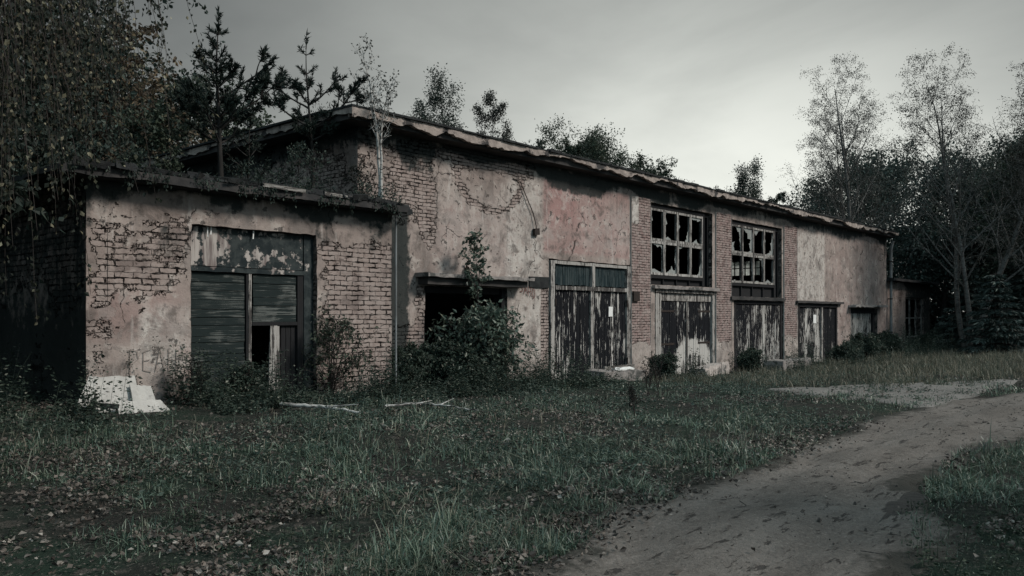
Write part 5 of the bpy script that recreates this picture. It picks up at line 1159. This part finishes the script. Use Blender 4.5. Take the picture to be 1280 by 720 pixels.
# clods and twigs on the track
n = 1500; x = rng.uniform(3, 24, n); lo, hi = road_edges(x); y = hi + (lo - hi) * rng.random(n); k = fbm(x * .8, y * 2, 510, 3) > .5; x, y = x[k], y[k]; n = len(x)
m = MB()
for i in range(n):
    z = float(gz(x[i], y[i])); s = .004 + .014 * rng.random() ** 3
    if rng.random() < .1:
        a = rng.uniform(0, 3.14); l = rng.uniform(.04, .14); m.bar((x[i], y[i], z + .015), (x[i] + math.cos(a) * l, y[i] + math.sin(a) * l, z + .02), .006, .005)
    else:
        v = np.array([(-1, -1, -.6), (1, -.8, -.6), (.9, 1, -.6), (-1, .9, -.6), (-.5, -.6, .6), (.6, -.4, .5), (.4, .6, .7), (-.6, .5, .4)]) * s * rng.uniform(.6, 1.4, 3) + np.array([x[i], y[i], z + .012])
        m.add(v, [(3, 2, 1, 0), (4, 5, 6, 7), (0, 1, 5, 4), (1, 2, 6, 5), (2, 3, 7, 6), (3, 0, 4, 7)])
o = m.build('track_debris', mat_simple('dark_clod', (.035, .031, .028), (.11, .098, .088), 25.)); tag(o, 'small clods, stones and twigs on the dirt track', 'debris', kind='stuff')

# ------------------------------------------------------------------ sky, sun, camera
SUN_EL, SUN_AZ = 42., 0.
sun_dir = unit(np.array([.42, -.78, .72]))
world = bpy.data.worlds.new('World'); scene.world = world; world.use_nodes = True
wt = world.node_tree; wt.nodes.clear()
class WN(NT):
    def __init__(s): s.t = wt
w = WN(); out = wt.nodes.new('ShaderNodeOutputWorld')
sky = w.n('TexSky', {'sky_type': 'NISHITA', 'sun_disc': False, 'sun_elevation': math.asin(sun_dir[2]), 'sun_rotation': math.atan2(sun_dir[0], sun_dir[1]), 'air_density': 1.2, 'dust_density': 3.})
v = w.coord('Generated')
GL = unit(np.array([.749 + .21 * .663, .663 - .21 * .749, .105]))   # brightest break in the overcast, low over the far roof end
GA = unit(np.array([GL[0], GL[1], 0])); GR = np.array([GA[1], -GA[0], 0])
dotf = lambda a: w.n('VectorMath', {'operation': 'DOT_PRODUCT'}, _0=v, _1=tuple(a)).outputs['Value']
azim = w.m_('ARCTAN2', dotf(GR), dotf(GA)); sep = w.n('SeparateXYZ', Vector=v).outputs; elev = w.m_('ARCSINE', sep[2])
cl = w.n('VectorMath', {'operation': 'MULTIPLY'}, _0=v, _1=(1., 1., 2.2)).outputs[0]
cn = w.noise(cl, 2.0, 6., .55, .6)
e1 = w.m_('POWER', w.m_('DIVIDE', w.m_('ABSOLUTE', elev), R(20.)), 1.7); a1 = w.m_('POWER', w.m_('DIVIDE', w.m_('ABSOLUTE', azim), R(27.)), 2.)
g1 = w.m_('EXPONENT', w.m_('MULTIPLY', w.m_('ADD', e1, a1), -1.))
g1 = w.m_('MULTIPLY', g1, w.m_('ADD', .85, w.m_('MULTIPLY', w.ss(cn, .3, .7), .26)))
over = w.ss(elev, R(32.), R(62.))
behind = w.ss(w.n('VectorMath', {'operation': 'DOT_PRODUCT'}, _0=v, _1=(-.749, -.663, .25)).outputs['Value'], -.1, .9)
lum = w.m_('ADD', w.m_('MULTIPLY', g1, 4.7), w.m_('ADD', w.m_('MULTIPLY', behind, 2.6), w.m_('ADD', w.m_('MULTIPLY', over, 2.6), w.m_('MULTIPLY', w.m_('ADD', .5, cn), .42))))
cloud = w.n('VectorMath', {'operation': 'SCALE'}, _0=w.mix(w.m_('ADD', over, behind, clamp=True), w.mix(w.m_('POWER', g1, .5, clamp=True), (.95, 1., .955), (.985, 1., .915)), (.70, .98, 1.10)))
w.set(cloud.inputs[3], lum)
colr = w.mix(.97, sky.outputs[0], cloud.outputs[0])
bg = w.n('Background', Color=colr, Strength=.1); wt.links.new(bg.outputs[0], out.inputs[0])
sd = bpy.data.lights.new('sun', 'SUN'); sd.energy = 1.5; sd.angle = R(13); sd.color = (1., .935, .87)
so = bpy.data.objects.new('sun', sd); COL.objects.link(so); so.location = (0, 0, 30)
from mathutils import Vector
so.rotation_euler = Vector(sun_dir).to_track_quat('Z', 'Y').to_euler()
cd = bpy.data.cameras.new('camera'); cam = bpy.data.objects.new('camera', cd); COL.objects.link(cam)
cam.location = (0, -13.2, 1.6); th = R(41.47)
cam.rotation_euler = (R(90), 0, th - R(90)); cd.sensor_width = 36; cd.lens = 36 * 1050 / 1280; cd.shift_y = 35 / 1280; cd.clip_end = 2000; cd.clip_start = .05
scene.camera = cam
vs = scene.view_settings; vs.view_transform = 'Standard'; vs.look = 'None'; vs.exposure = 1.15; vs.gamma = 1; vs.use_curve_mapping = False
scene.cycles.max_bounces = 6; scene.cycles.transparent_max_bounces = 8; scene.cycles.use_denoising = True
